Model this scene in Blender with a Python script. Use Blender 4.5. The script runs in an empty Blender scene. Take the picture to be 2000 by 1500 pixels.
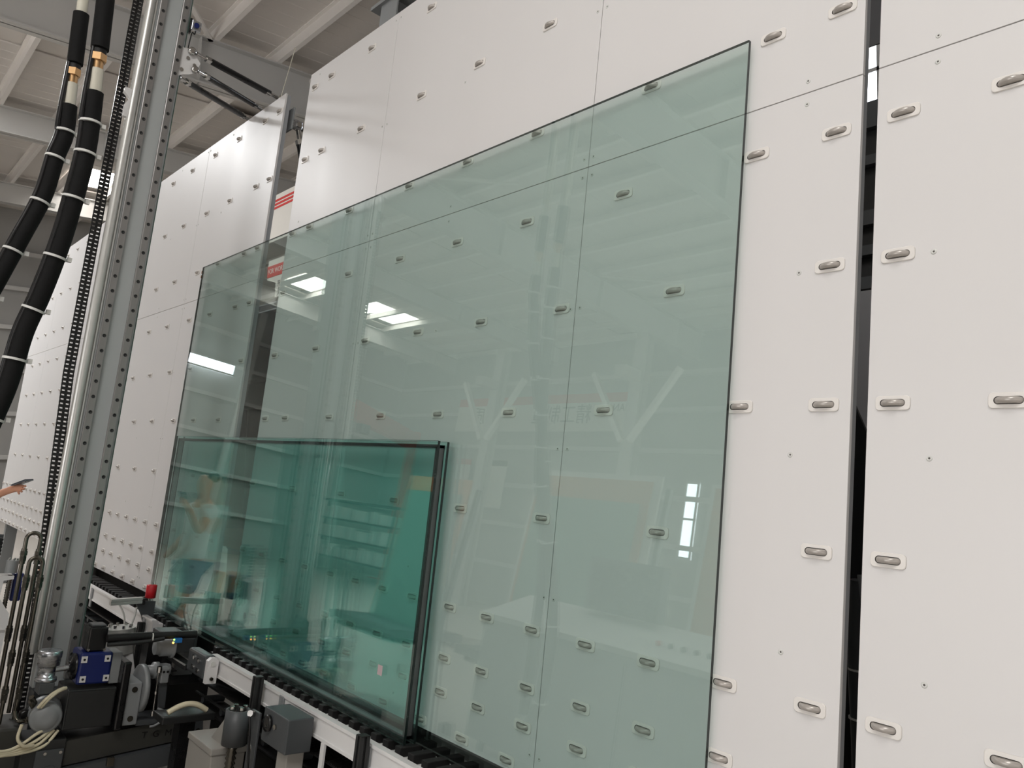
import bpy, bmesh, math, random
from mathutils import Vector, Matrix
random.seed(7)
S = bpy.context.scene
COL = S.collection
TILT = math.radians(6.0); H0 = 0.77           # the roller walls lean back 6 degrees; their lower edge is 0.77 m up
ST, CT = math.sin(TILT), math.cos(TILT)
def W(p):                                       # wall frame (along, up the wall, out of the wall) -> world
    x, v, n = p
    return Vector((x, v*ST - n*CT, H0 + v*CT + n*ST))
# ---------------------------------------------------------------- camera
cd = bpy.data.cameras.new('camera'); cam = bpy.data.objects.new('camera', cd); COL.objects.link(cam)
cam.matrix_world = Matrix(((0.66582013, 0.04335216, 0.74485176, 0.0),
                           (0.74576704, -0.06903574, -0.66262025, -1.89200868),
                           (0.02269537, 0.99667179, -0.078296, 1.90228435),
                           (0, 0, 0, 1)))
cd.sensor_fit = 'HORIZONTAL'; cd.sensor_width = 36.0; cd.lens = 36.0*1525.14/2000.0
cd.clip_start = 0.05; cd.clip_end = 200
S.camera = cam
# ---------------------------------------------------------------- world, lights, exposure
wd = bpy.data.worlds.new('sky'); S.world = wd; wd.use_nodes = True
bg = wd.node_tree.nodes['Background']; bg.inputs[0].default_value = (0.75, 0.85, 1.0, 1); bg.inputs[1].default_value = 0.6
def area(name, loc, rot, sx, sy, power, col):
    l = bpy.data.lights.new(name, 'AREA'); l.shape = 'RECTANGLE'; l.size = sx; l.size_y = sy
    l.energy = power; l.color = col
    o = bpy.data.objects.new(name, l); o.location = loc; o.rotation_euler = rot; COL.objects.link(o); return o
# fill lamps added at unseen roof strips and doorways to brighten walls and ceiling
area('fill_roof_strip', (.6, -4.6, 7.95), (0, 0, 0), 1.5, 5.0, 190, (0.98, 0.99, 1.0))
area('fill_roof_strip', (-13.5, -2.6, 7.95), (0, 0, 0), 1.3, 2.9, 520, (0.98, 0.99, 1.0))
area('fill_doorway', (9.4, -7.2, 2.8), (0, math.radians(90), 0), 5.0, 8.0, 60, (0.99, 0.99, 1.0))
area('fill_doorway', (-2.5, -13.9, 2.6), (math.radians(90), 0, 0), 8.0, 4.6, 470, (0.99, 0.99, 1.0))
S.view_settings.view_transform = 'Standard'; S.view_settings.look = 'None'
S.view_settings.exposure = 0.12; S.view_settings.gamma = 1.0; S.view_settings.use_curve_mapping = False
S.cycles.max_bounces = 10; S.cycles.transparent_max_bounces = 24; S.cycles.diffuse_bounces = 5
S.cycles.glossy_bounces = 5; S.cycles.caustics_reflective = False; S.cycles.caustics_refractive = False

# ---------------------------------------------------------------- materials
def srgb(r, g, b):
    f = lambda c: c/12.92 if c <= .04045 else ((c+.055)/1.055)**2.4
    return (f(r/255), f(g/255), f(b/255), 1)
MATS = {}
def mat(name, col, rough=.5, metal=0.0, var=.06, scale=8.0, bump=0.0, spec=.5, stretch=None, coat=0.0):
    m = bpy.data.materials.new(name); m.use_nodes = True; nt = m.node_tree; N = nt.nodes; Lk = nt.links
    b = N['Principled BSDF']; b.inputs['Roughness'].default_value = rough; b.inputs['Metallic'].default_value = metal
    b.inputs['Specular IOR Level'].default_value = spec
    if coat: b.inputs['Coat Weight'].default_value = coat
    tc = N.new('ShaderNodeTexCoord'); mp = N.new('ShaderNodeMapping'); nz = N.new('ShaderNodeTexNoise')
    if stretch: mp.inputs['Scale'].default_value = stretch
    nz.inputs['Scale'].default_value = scale; nz.inputs['Detail'].default_value = 4
    Lk.new(tc.outputs['Object'], mp.inputs[0]); Lk.new(mp.outputs[0], nz.inputs['Vector'])
    mx = N.new('ShaderNodeMix'); mx.data_type = 'RGBA'
    c = srgb(*col)
    mx.inputs[6].default_value = tuple(max(0, k*(1-var)) for k in c[:3])+(1,)
    mx.inputs[7].default_value = tuple(min(1, k*(1+var)) for k in c[:3])+(1,)
    Lk.new(nz.outputs['Fac'], mx.inputs[0]); Lk.new(mx.outputs[2], b.inputs['Base Color'])
    mr = N.new('ShaderNodeMapRange'); mr.inputs['To Min'].default_value = max(.02, rough-.06); mr.inputs['To Max'].default_value = min(1, rough+.06)
    Lk.new(nz.outputs['Fac'], mr.inputs['Value']); Lk.new(mr.outputs[0], b.inputs['Roughness'])
    if bump:
        bp = N.new('ShaderNodeBump'); bp.inputs['Strength'].default_value = bump; bp.inputs['Distance'].default_value = .01
        Lk.new(nz.outputs['Fac'], bp.inputs['Height']); Lk.new(bp.outputs[0], b.inputs['Normal'])
    MATS[name] = m; return m
def emis(name, col, k):
    m = bpy.data.materials.new(name); m.use_nodes = True; nt = m.node_tree; N = nt.nodes
    N.remove(N['Principled BSDF']); e = N.new('ShaderNodeEmission'); e.inputs[0].default_value = srgb(*col); e.inputs[1].default_value = k
    nz = N.new('ShaderNodeTexNoise'); nz.inputs['Scale'].default_value = 2
    mr = N.new('ShaderNodeMapRange'); mr.inputs['To Min'].default_value = k*.92; mr.inputs['To Max'].default_value = k*1.08
    nt.links.new(nz.outputs['Fac'], mr.inputs['Value']); nt.links.new(mr.outputs[0], e.inputs[1])
    nt.links.new(e.outputs[0], N['Material Output'].inputs[0]); MATS[name] = m; return m
def glass(name, tint, f0):
    """float glass: tinted straight-through light plus a mirror reflection that grows towards grazing angles"""
    m = bpy.data.materials.new(name); m.use_nodes = True; nt = m.node_tree; N = nt.nodes; Lk = nt.links
    N.remove(N['Principled BSDF'])
    t = N.new('ShaderNodeBsdfTransparent'); t.inputs[0].default_value = tint
    g = N.new('ShaderNodeBsdfGlossy'); g.inputs['Roughness'].default_value = 0.0; g.inputs[0].default_value = (.95, 1, .98, 1)
    lw = N.new('ShaderNodeLayerWeight'); lw.inputs[0].default_value = .5
    pw = N.new('ShaderNodeMath'); pw.operation = 'POWER'; pw.inputs[1].default_value = 5
    Lk.new(lw.outputs['Facing'], pw.inputs[0])
    ma = N.new('ShaderNodeMath'); ma.operation = 'MULTIPLY_ADD'; ma.inputs[1].default_value = 1-f0; ma.inputs[2].default_value = f0
    Lk.new(pw.outputs[0], ma.inputs[0])
    nz = N.new('ShaderNodeTexNoise'); nz.inputs['Scale'].default_value = .8
    bp = N.new('ShaderNodeBump'); bp.inputs['Strength'].default_value = .02; bp.inputs['Distance'].default_value = .02
    tc = N.new('ShaderNodeTexCoord'); Lk.new(tc.outputs['Object'], nz.inputs['Vector'])
    Lk.new(nz.outputs['Fac'], bp.inputs['Height']); Lk.new(bp.outputs[0], g.inputs['Normal'])
    mx = N.new('ShaderNodeMixShader'); Lk.new(ma.outputs[0], mx.inputs[0]); Lk.new(t.outputs[0], mx.inputs[1]); Lk.new(g.outputs[0], mx.inputs[2])
    Lk.new(mx.outputs[0], N['Material Output'].inputs[0]); MATS[name] = m; return m

mat('laminate', (210, 208, 207), .42, var=.02, scale=1.2, spec=.5, stretch=(3, .25, 1))
mat('laminate_grey', (150, 150, 152), .5, var=.03, scale=2)
mat('edge_grey', (150, 153, 156), .45, var=.05)
mat('plate_cream', (220, 216, 211), .4, var=.02, scale=30)
mat('slot_dark', (70, 66, 62), .7)
mat('wheel_grey', (168, 162, 156), .3, metal=.2, var=.06, scale=60)
mat('screw_zinc', (196, 196, 196), .35, metal=.6, var=.05, scale=80)
mat('shaded_white', (150, 147, 141), .45, var=.04, scale=5)  # white paint darkened to carry the shade on the lift
mat('mast_paint', (176, 181, 181), .4, var=.03, scale=5)
mat('white_paint', (216, 215, 214), .38, var=.03, scale=5)
mat('grey_paint', (132, 135, 136), .42, var=.04, scale=5)
mat('mid_grey', (66, 69, 71), .45, var=.05, scale=6)
mat('dark_grey', (30, 31, 31), .5, var=.08, scale=6)
mat('olive_grey', (52, 52, 48), .5, var=.08, scale=6)
mat('black_rubber', (20, 19, 19), .55, var=.1, scale=20, spec=.35)
mat('black_gloss', (17, 17, 18), .28, var=.1, scale=12)
mat('foam', (13, 13, 13), .75, var=.12, scale=60, bump=.15, spec=.2)
mat('steel', (176, 178, 182), .28, metal=.95, var=.05, scale=20, stretch=(1, 6, 1))
mat('rail_steel', (140, 138, 136), .34, metal=.5, var=.06, scale=14, stretch=(8, .6, 8))
mat('chrome', (190, 188, 184), .16, metal=1.0, var=.05, scale=20)
mat('nickel', (100, 96, 88), .24, metal=.9, var=.03, scale=4)
mat('brass', (186, 150, 108), .3, metal=.9, var=.08, scale=40)
mat('alu', (196, 196, 192), .34, metal=.55, var=.05, scale=12)
mat('blue_paint', (14, 30, 92), .35, var=.08, scale=10)
mat('cyan_plastic', (44, 116, 186), .4, var=.05)
mat('red_rubber', (196, 22, 34), .42, var=.06, scale=20)
mat('orange_paint', (214, 120, 40), .45, var=.06)
mat('crane_red', (214, 66, 48), .45, var=.05)
mat('cream_hose', (214, 206, 178), .45, var=.05, scale=30)
mat('clear_tube', (196, 192, 178), .12, var=.05, scale=20)
mat('reflection_pink', (176, 158, 160), .6, var=.04)  # colour put in for a pinkish reflection
mat('tie_white', (206, 206, 202), .5, var=.03)
mat('floor_concrete', (182, 176, 168), .55, var=.12, scale=1.5, bump=.05)
mat('roof_sheet', (222, 217, 212), .5, var=.04, scale=1.5)
mat('purlin_paint', (244, 240, 236), .5, var=.04, scale=3)
mat('rafter_paint', (202, 201, 198), .5, var=.04, scale=2)
mat('hall_wall', (168, 167, 164), .6, var=.04, scale=1)
mat('hall_dark', (84, 84, 86), .6, var=.08, scale=1)
mat('banner_white', (222, 218, 210), .55, var=.02)
mat('banner_red', (206, 52, 48), .5, var=.04)
mat('letter_dark', (58, 62, 66), .6)
mat('letter_white', (236, 232, 226), .6)
mat('wood', (150, 104, 70), .6, var=.15, scale=4, stretch=(1, 8, 1))
mat('cork_brown', (176, 112, 66), .7, var=.1, scale=20)
mat('stack_green', (92, 124, 112), .3, var=.05)
mat('glass_edge', (24, 34, 32), .25, var=.1, scale=30)
mat('spacer_alu', (104, 106, 106), .35, metal=.6, var=.08, scale=40)
mat('spacer_black', (16, 16, 16), .5)
mat('skin', (206, 150, 122), .55, var=.05, scale=30)
mat('shirt_white', (226, 226, 224), .75, var=.04, scale=14, bump=.1)
mat('shorts_grey', (128, 140, 158), .8, var=.06, scale=20)
mat('hair_dark', (26, 24, 24), .6, var=.1, scale=60)
mat('phone_dark', (52, 56, 64), .2, var=.05)
mat('phone_case', (110, 122, 132), .3, var=.05)
mat('shoe_dark', (44, 44, 48), .6)
glass('float_glass', (.868, .928, .912, 1), .08)
glass('coated_glass', (.878, .988, .976, 1), .07)
emis('roof_light', (255, 250, 244), 9.0)
emis('window_light', (240, 246, 255), 6.0)
emis('doorway_fill', (255, 248, 240), 1.2)  # glow of the two added doorways
emis('led_green', (150, 230, 90), 4.0)
emis('led_amber', (255, 170, 70), 6.0)

# ---------------------------------------------------------------- mesh builder
def frame_of(d):
    d = Vector(d).normalized(); a = Vector((0, 0, 1)) if abs(d.z) < .9 else Vector((1, 0, 0))
    u = d.cross(a).normalized(); return u, d.cross(u).normalized()
class MB:
    def __init__(s): s.v = []; s.f = []; s.m = []; s.sm = []
    def add(s, vs, fs, mi=0, smooth=False):
        o = len(s.v); s.v += [tuple(p) for p in vs]
        for f in fs: s.f.append([i+o for i in f]); s.m.append(mi); s.sm.append(smooth)
        return s
    def box(s, a, b, mi=0, bev=0.0):
        x0, x1 = sorted((a[0], b[0])); y0, y1 = sorted((a[1], b[1])); z0, z1 = sorted((a[2], b[2]))
        if bev <= 0:
            v = [(x, y, z) for z in (z0, z1) for y in (y0, y1) for x in (x0, x1)]
            return s.add(v, [(0,2,3,1),(4,5,7,6),(0,1,5,4),(2,6,7,3),(0,4,6,2),(1,3,7,5)], mi)
        bm = bmesh.new(); bmesh.ops.create_cube(bm, size=1)
        for q in bm.verts: q.co = Vector(((x0+x1)/2+q.co.x*(x1-x0), (y0+y1)/2+q.co.y*(y1-y0), (z0+z1)/2+q.co.z*(z1-z0)))
        bmesh.ops.bevel(bm, geom=bm.edges[:], offset=min(bev, (x1-x0)*.45, (y1-y0)*.45, (z1-z0)*.45), segments=2, affect='EDGES', profile=.5)
        bm.verts.index_update()
        s.add([q.co[:] for q in bm.verts], [[q.index for q in f.verts] for f in bm.faces], mi); bm.free(); return s
    def obox(s, p0, p1, w, h, mi=0, up=None):            # bar of section w x h from p0 to p1
        p0, p1 = Vector(p0), Vector(p1); d = (p1-p0).normalized()
        if up is None: u, q = frame_of(d)
        else: u = d.cross(Vector(up)).normalized(); q = u.cross(d).normalized()
        v = [P+u*a*w/2+q*b*h/2 for P in (p0, p1) for b in (-1, 1) for a in (-1, 1)]
        return s.add(v, [(0,2,3,1),(4,5,7,6),(0,1,5,4),(2,6,7,3),(0,4,6,2),(1,3,7,5)], mi)
    def cyl(s, p0, p1, r, r2=None, seg=16, mi=0, cap=True):
        p0, p1 = Vector(p0), Vector(p1); r2 = r if r2 is None else r2; u, q = frame_of(p1-p0)
        v = []
        for P, R in ((p0, r), (p1, r2)):
            for i in range(seg):
                a = 2*math.pi*i/seg; v.append(P+(u*math.cos(a)+q*math.sin(a))*R)
        s.add(v, [(i, (i+1) % seg, seg+(i+1) % seg, seg+i) for i in range(seg)], mi, seg > 8)
        if cap: s.add(v, [tuple(range(seg-1, -1, -1)), tuple(range(seg, 2*seg))], mi)
        return s
    def lathe(s, p0, d, prof, seg=20, mi=0):             # prof: (distance along d, radius)
        p0 = Vector(p0); d = Vector(d).normalized(); u, q = frame_of(d); v = []
        for t, R in prof:
            for i in range(seg):
                a = 2*math.pi*i/seg; v.append(p0+d*t+(u*math.cos(a)+q*math.sin(a))*max(R, 1e-5))
        f = [(k*seg+i, k*seg+(i+1) % seg, (k+1)*seg+(i+1) % seg, (k+1)*seg+i) for k in range(len(prof)-1) for i in range(seg)]
        s.add(v, f, mi, True)
        s.add(v, [tuple(range(seg-1, -1, -1)), tuple(range((len(prof)-1)*seg, len(prof)*seg))], mi); return s
    def tube(s, pts, r, seg=10, mi=0, sub=6):            # smooth tube through points, r number or list
        P = spline(pts, sub) if sub > 1 else [Vector(p) for p in pts]
        n = len(P); u = None; v = []
        for i, p in enumerate(P):
            d = (P[min(i+1, n-1)]-P[max(i-1, 0)]).normalized()
            if u is None: u, q = frame_of(d)
            else: u = (u-d*u.dot(d)).normalized(); q = d.cross(u)
            if isinstance(r, (list, tuple)):
                t = i/(n-1)*(len(r)-1); k = min(int(t), len(r)-2); R = r[k]+(r[k+1]-r[k])*(t-k)
            else: R = r
            for j in range(seg):
                a = 2*math.pi*j/seg; v.append(p+(u*math.cos(a)+q*math.sin(a))*R)
        s.add(v, [(k*seg+j, k*seg+(j+1) % seg, (k+1)*seg+(j+1) % seg, (k+1)*seg+j) for k in range(n-1) for j in range(seg)], mi, True)
        s.add(v, [tuple(range(seg-1, -1, -1)), tuple(range((n-1)*seg, n*seg))], mi); return s
    def prism(s, poly, d, mi=0):                         # poly: list of 3d points, extruded by vector d
        d = Vector(d); n = len(poly); a = [Vector(p) for p in poly]; v = a+[p+d for p in a]
        return s.add(v, [tuple(range(n-1, -1, -1)), tuple(range(n, 2*n))]+[(i, (i+1) % n, n+(i+1) % n, n+i) for i in range(n)], mi)
    def mesh(s, name, mats):
        me = bpy.data.meshes.new(name); me.from_pydata(s.v, [], s.f)
        for m in (mats if isinstance(mats, (list, tuple)) else [mats]): me.materials.append(MATS[m])
        me.polygons.foreach_set('material_index', s.m); me.polygons.foreach_set('use_smooth', s.sm)
        me.validate(); me.update()
        bm = bmesh.new(); bm.from_mesh(me); bmesh.ops.recalc_face_normals(bm, faces=bm.faces); bm.to_mesh(me); bm.free()
        return me
def spline(pts, sub):
    P = [Vector(p) for p in pts]; out = []
    if len(P) == 2: return [P[0].lerp(P[1], i/sub) for i in range(sub+1)]
    for i in range(len(P)-1):
        a = P[max(i-1, 0)]; b = P[i]; c = P[i+1]; d = P[min(i+2, len(P)-1)]
        for k in range(sub):
            t = k/sub; out.append(.5*((2*b)+(c-a)*t+(2*a-5*b+4*c-d)*t*t+(3*b-a-3*c+d)*t*t*t))
    out.append(P[-1]); return out
ROT = Matrix(((1, 0, 0), (0, ST, -CT), (0, CT, ST)))
class Thing:
    """a top-level Empty; coordinates of parts are given in the wall frame ('P') or in world axes ('W')"""
    def __init__(s, name, label, cat, base, frame='P', group=None):
        s.o = bpy.data.objects.new(name, None); COL.objects.link(s.o); s.b = Vector(base); s.o.empty_display_size = .1
        if frame == 'P': s.o.matrix_world = Matrix.Translation(W(base)) @ ROT.to_4x4()
        else: s.o.location = base
        if label: s.o['label'] = label
        if cat: s.o['category'] = cat
        if group: s.o['group'] = group
    def part(s, name, mb, mats, parent=None, label=None, kind=None):
        mb.v = [tuple(Vector(p)-s.b) for p in mb.v]
        o = bpy.data.objects.new(name, mb.mesh(name, mats)); COL.objects.link(o); o.parent = parent or s.o
        if label: o['label'] = label
        if kind: o['kind'] = kind
        return o
    def inst(s, name, me, loc, parent=None):
        o = bpy.data.objects.new(name, me); COL.objects.link(o); o.parent = parent or s.o
        o.location = Vector(loc)-s.b if parent is None else Vector(loc); return o
def single(name, label, cat, mb, mats, base, frame='P', group=None, kind=None):
    mb.v = [tuple(Vector(p)-Vector(base)) for p in mb.v]
    o = bpy.data.objects.new(name, mb.mesh(name, mats)); COL.objects.link(o)
    if frame == 'P': o.matrix_world = Matrix.Translation(W(base)) @ ROT.to_4x4()
    else: o.location = base
    if label: o['label'] = label
    if cat: o['category'] = cat
    if group: o['group'] = group
    if kind: o['kind'] = kind
    return o
def text(name, body, size, mtl, parent, loc, rot, extrude=.002, align='CENTER'):
    cu = bpy.data.curves.new(name, 'FONT'); cu.body = body; cu.size = size; cu.extrude = extrude; cu.align_x = align; cu.align_y = 'CENTER'
    cu.materials.append(MATS[mtl]); t = bpy.data.objects.new(name, cu); COL.objects.link(t)
    dg = bpy.context.evaluated_depsgraph_get(); me = bpy.data.meshes.new_from_object(t.evaluated_get(dg))
    bpy.data.objects.remove(t)
    o = bpy.data.objects.new(name, me); COL.objects.link(o); o.parent = parent; o.location = loc; o.rotation_euler = rot; return o

# ================================================================ the hall
XL, XR, YF, YB, ZR = -25.5, 9.6, -14.2, 7.6, 8.22
single('floor', None, None, MB().box((XL-.3, YF-.3, -.2), (XR+.3, YB+.3, 0)), 'floor_concrete', (-5, 0, 0), 'W', kind='structure')
ceil = single('ceiling', None, None, MB().box((XL-.3, YF-.3, ZR+.12), (XR+.3, YB+.3, ZR+.2)), 'roof_sheet', (-5, 0, ZR), 'W', kind='structure')
def ch(name, mb, mats, par=ceil):
    me = mb.mesh(name, mats); o = bpy.data.objects.new(name, me); COL.objects.link(o); o.parent = par; return o
def chi(name, me, loc, par=ceil):
    o = bpy.data.objects.new(name, me); COL.objects.link(o); o.parent = par; o.location = Vector(loc)-par.location; return o
# roof sheets, purlins, rafters
SKY = [(-21.9, -20.1), (-14.3, -12.7), (-.2, 1.4)]  # first strip is real; the other two are unseen, added for light
pw_ = .33
sheet = MB().box((0, YF, 0), (pw_-.022, YB, .03)).prism([(pw_-.03, YF, 0), (pw_-.012, YF, -.008), (pw_, YF, 0)], (0, YB-YF, 0)).mesh('roof_sheet', 'roof_sheet')
x = XL
while x < XR:
    if not any(a-.2 < x+pw_/2 < b+.0 for a, b in SKY): chi('roof_sheet', sheet, (x, 0, ZR))
    x += pw_
pur = MB().prism([(0, 0, ZR-.19), (0, .075, ZR-.19), (0, .075, ZR-.17), (0, .02, ZR-.17), (0, .02, ZR-.02), (0, -.055, ZR-.02), (0, -.055, ZR), (0, 0, ZR)], (XR-XL, 0, 0)).mesh('purlin', 'purlin_paint')
py = .25+1.02*6
while py > YF:
    chi('purlin', pur, (XL, py, 0)); py -= 1.02
for a, b in SKY:
    yy = .25+1.02*3
    while yy-1.02 > YF:
        lit = (abs(yy+9.44) < .7 or abs(yy+6.89) < .2 or yy > 3) if a < -20 else (-4.2 < yy-1 and yy < -.5) if a < -5 else (-7.2 < yy-1 and yy < -1.5)
        if not lit:
            ch('roof_sheet', MB().box((a-.4-ceil.location.x, yy-1.02, .031), (b+.4-ceil.location.x, yy, .06)), 'roof_sheet')
        else:
            ch('skylight_and_fill', MB().box((a-ceil.location.x+.12, yy-.94, .01), (b-ceil.location.x-.12, yy-.06, .05)), 'roof_light')  # glowing panes; a real skylight only in the far left strip
        yy -= 1.02
def ibeam(x, zt, d, w):
    mb = MB(); xx = x-ceil.location.x; z = zt-ZR
    mb.box((xx-w/2, YF, z-.02), (xx+w/2, YB, z)).box((xx-w/2, YF, z-d), (xx+w/2, YB, z-d+.024)).box((xx-.008, YF, z-d), (xx+.008, YB, z))
    yy = YF+1
    while yy < YB: mb.box((xx-w/2+.01, yy, z-d), (xx+w/2-.01, yy+.012, z)); yy += 3.06
    return mb
for k in range(-2, 5):
    xr = -11.9-5.2*k
    if XL < xr < XR: ch('rafter', ibeam(xr, ZR-.19, .74 if k <= 0 else .5, .24), 'rafter_paint')
xr = -11.9
for yy in (2.27, -4.85, -9.95):                            # roof bracing rods under the purlins
    ch('brace', MB().obox((xr-ceil.location.x+.05, yy, -.19), (xr-ceil.location.x+1.6, yy-1.15, -.19), .07, .04), 'purlin_paint')
for yy, zz, r in ((4.02, ZR-.26, .075),):
    ch('pipe', MB().cyl((XL-ceil.location.x, yy, zz-ZR), (XR-ceil.location.x, yy, zz-ZR), r, seg=20), 'purlin_paint')
# walls
def wall(name, a, b, m='hall_wall'): return single(name, None, None, MB().box(a, b), m, ((a[0]+b[0])/2, (a[1]+b[1])/2, 0), 'W', kind='structure')
wl = wall('wall_left', (XL-.25, YF, 0), (XL, YB, ZR+.1))
wb = wall('wall_back', (XL, YB, 0), (XR, YB+.25, ZR+.1), 'hall_wall')
wf = wall('wall_front', (XL, YF-.25, 0), (XR, YF, ZR+.1))
wr = wall('wall_right', (XR, YF, 0), (XR+.25, YB, ZR+.1))
def wch(name, par, a, b, m):
    mb = MB().box(a, b); mb.v = [tuple(Vector(p)-par.location) for p in mb.v]
    o = bpy.data.objects.new(name, mb.mesh(name, m)); COL.objects.link(o); o.parent = par; return o
for zz in (1.2, 2.4, 3.6, 4.8, 5.9, 6.9):
    wch('girt', wl, (XL, YF, zz), (XL+.16, YB, zz+.12), 'rafter_paint')
    wch('girt', wf, (XL, YF, zz), (XR, YF+.16, zz+.12), 'rafter_paint')
    wch('girt', wb, (XL, YB-.16, zz), (XR, YB, zz+.12), 'rafter_paint')
for yy in (-12, -8, -4, 0, 4): wch('wall_post', wl, (XL, yy-.12, 0), (XL+.24, yy+.12, ZR-.2), 'rafter_paint')
def window(n, a, b, m, frame_d):
    w = Thing('window_%d' % n, None, None, ((a[0]+b[0])/2, (a[1]+b[1])/2, a[2]), 'W'); w.o['kind'] = 'structure'
    w.part('pane', MB().box(a, b), m)
    fr = MB(); ax = 0 if abs(b[0]-a[0]) > abs(b[1]-a[1]) else 1; t = .05
    lo = [min(a[i], b[i]) for i in range(3)]; hi = [max(a[i], b[i]) for i in range(3)]
    o = 1-ax; lo[o] -= frame_d; hi[o] += frame_d
    for z in (lo[2], hi[2]-t): fr.box((lo[0], lo[1], z), (hi[0], hi[1], z+t))
    nb = max(1, round((hi[ax]-lo[ax])/1.1))
    for i in range(nb+1):
        c = lo[ax]+(hi[ax]-lo[ax]-t)*i/nb; p = lo[:]; q = hi[:]; p[ax] = c; q[ax] = c+t; fr.box(p, q)
    if hi[2]-lo[2] > 1.2: fr.box((lo[0], lo[1], (lo[2]+hi[2])/2), (hi[0], hi[1], (lo[2]+hi[2])/2+t))
    w.part('window_frame', fr, 'rafter_paint'); return w
window(1, (-11.75, YF+.02, 2.2), (-11.35, YF+.05, 4.1), 'window_light', .03)
window(2, (XL+.27, -7.5, 5.6), (XL+.30, -5.9, 6.0), 'window_light', .03)
window(3, (-4.9, YB-.22, 5.6), (-1.9, YB-.2, 7.4), 'window_light', .03)
d1 = Thing('fill_door_1', None, None, (XR-.05, -7.2, 0), 'W'); d1.o['kind'] = 'structure'  # unseen doorway added as weak fill from the right
d1.part('glow_panel', MB().box((XR-.04, -11.2, .1), (XR-.02, -3.2, 5.1)), 'doorway_fill')
fr = MB()
for yy in (-11.35, -7.26, -3.2): fr.box((XR-.12, yy, 0), (XR, yy+.14, 5.2))
fr.box((XR-.12, -11.35, 5.1), (XR, -3.06, 5.3)); d1.part('door_frame', fr, 'rafter_paint')
d2 = Thing('fill_door_2', None, None, (-2.5, YF+.05, 0), 'W'); d2.o['kind'] = 'structure'  # unseen doorway added to light walls and ceiling from the front
d2.part('glow_panel', MB().box((-6.5, YF+.02, .1), (1.5, YF+.04, 4.9)), 'doorway_fill')
fr = MB()
for xx in (-6.64, -2.57, 1.5): fr.box((xx, YF, 0), (xx+.14, YF+.12, 5.0))
fr.box((-6.64, YF, 4.9), (1.64, YF+.12, 5.1)); d2.part('door_frame', fr, 'rafter_paint')

# ================================================================ roller walls
def rrect(w, h, r, k=4):
    P = []
    for cx, cy, a0 in ((w/2-r, h/2-r, 0), (-w/2+r, h/2-r, 90), (-w/2+r, -h/2+r, 180), (w/2-r, -h/2+r, 270)):
        for i in range(k+1):
            a = math.radians(a0+90*i/k); P.append((cx+r*math.cos(a), cy+r*math.sin(a)))
    return P
o_ = rrect(.085, .037, .010); i_ = rrect(.062, .019, .0094); n_ = len(o_)
pm = MB(); T = .0045
vs = [(a, b, 0.0002) for a, b in o_]+[(a, b, T*.75) for a, b in o_]+[(a*.97, b*.94, T) for a, b in o_]+[(a, b, T) for a, b in i_]+[(a, b, .0008) for a, b in i_]
fs = [(k*n_+i, k*n_+(i+1) % n_, (k+1)*n_+(i+1) % n_, (k+1)*n_+i) for k in range(3) for i in range(n_)]
pm.add(vs, fs, 0); pm.add(vs, [(3*n_+i, 3*n_+(i+1) % n_, 4*n_+(i+1) % n_, 4*n_+i) for i in range(n_)]+[tuple(range(4*n_, 5*n_))], 1)
PLATE = pm.mesh('roller_plate', ['plate_cream', 'slot_dark'])
wm = MB(); R_ = .0335; cz = -.0125; NA, NB = 10, 6
a1 = math.acos((.0016-cz)/R_); vv = []
for i in range(NA+1):
    a = -a1+2*a1*i/NA
    for j in range(NB+1):
        t = -1+2*j/NB; rr = R_-.0022*t*t*(1+t*t)
        vv.append((rr*math.sin(a), .0075*t, max(.001, cz+rr*math.cos(a))))
wm.add(vv, [(i*(NB+1)+j, (i+1)*(NB+1)+j, (i+1)*(NB+1)+j+1, i*(NB+1)+j+1) for i in range(NA) for j in range(NB)], 0, True)
for j in (0, NB): wm.add([vv[i*(NB+1)+j] for i in range(NA+1)], [tuple(range(NA+1))], 0)
WHEEL = wm.mesh('wheel', 'wheel_grey')
sm_ = MB().lathe((0, 0, .0002), (0, 0, 1), [(0, .0075), (.0012, .0072), (.0015, .0045), (.0009, .003), (.0008, .0005)], 10)
sm_.lathe((0, 0, .0009), (0, 0, 1), [(0, .0028), (.0004, .0026)], 8, 1)
SCREW = sm_.mesh('screw', ['tie_white', 'slot_dark'])
ROW = dict(r9=.03, r8=.161, r7=.29, r6=.486, r5=.877, r4=1.267, r3=1.656, r1=2.05, r0=2.431, m1=2.917, m2=3.413)
TOP = 3.53; SEAM = 2.203
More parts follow.
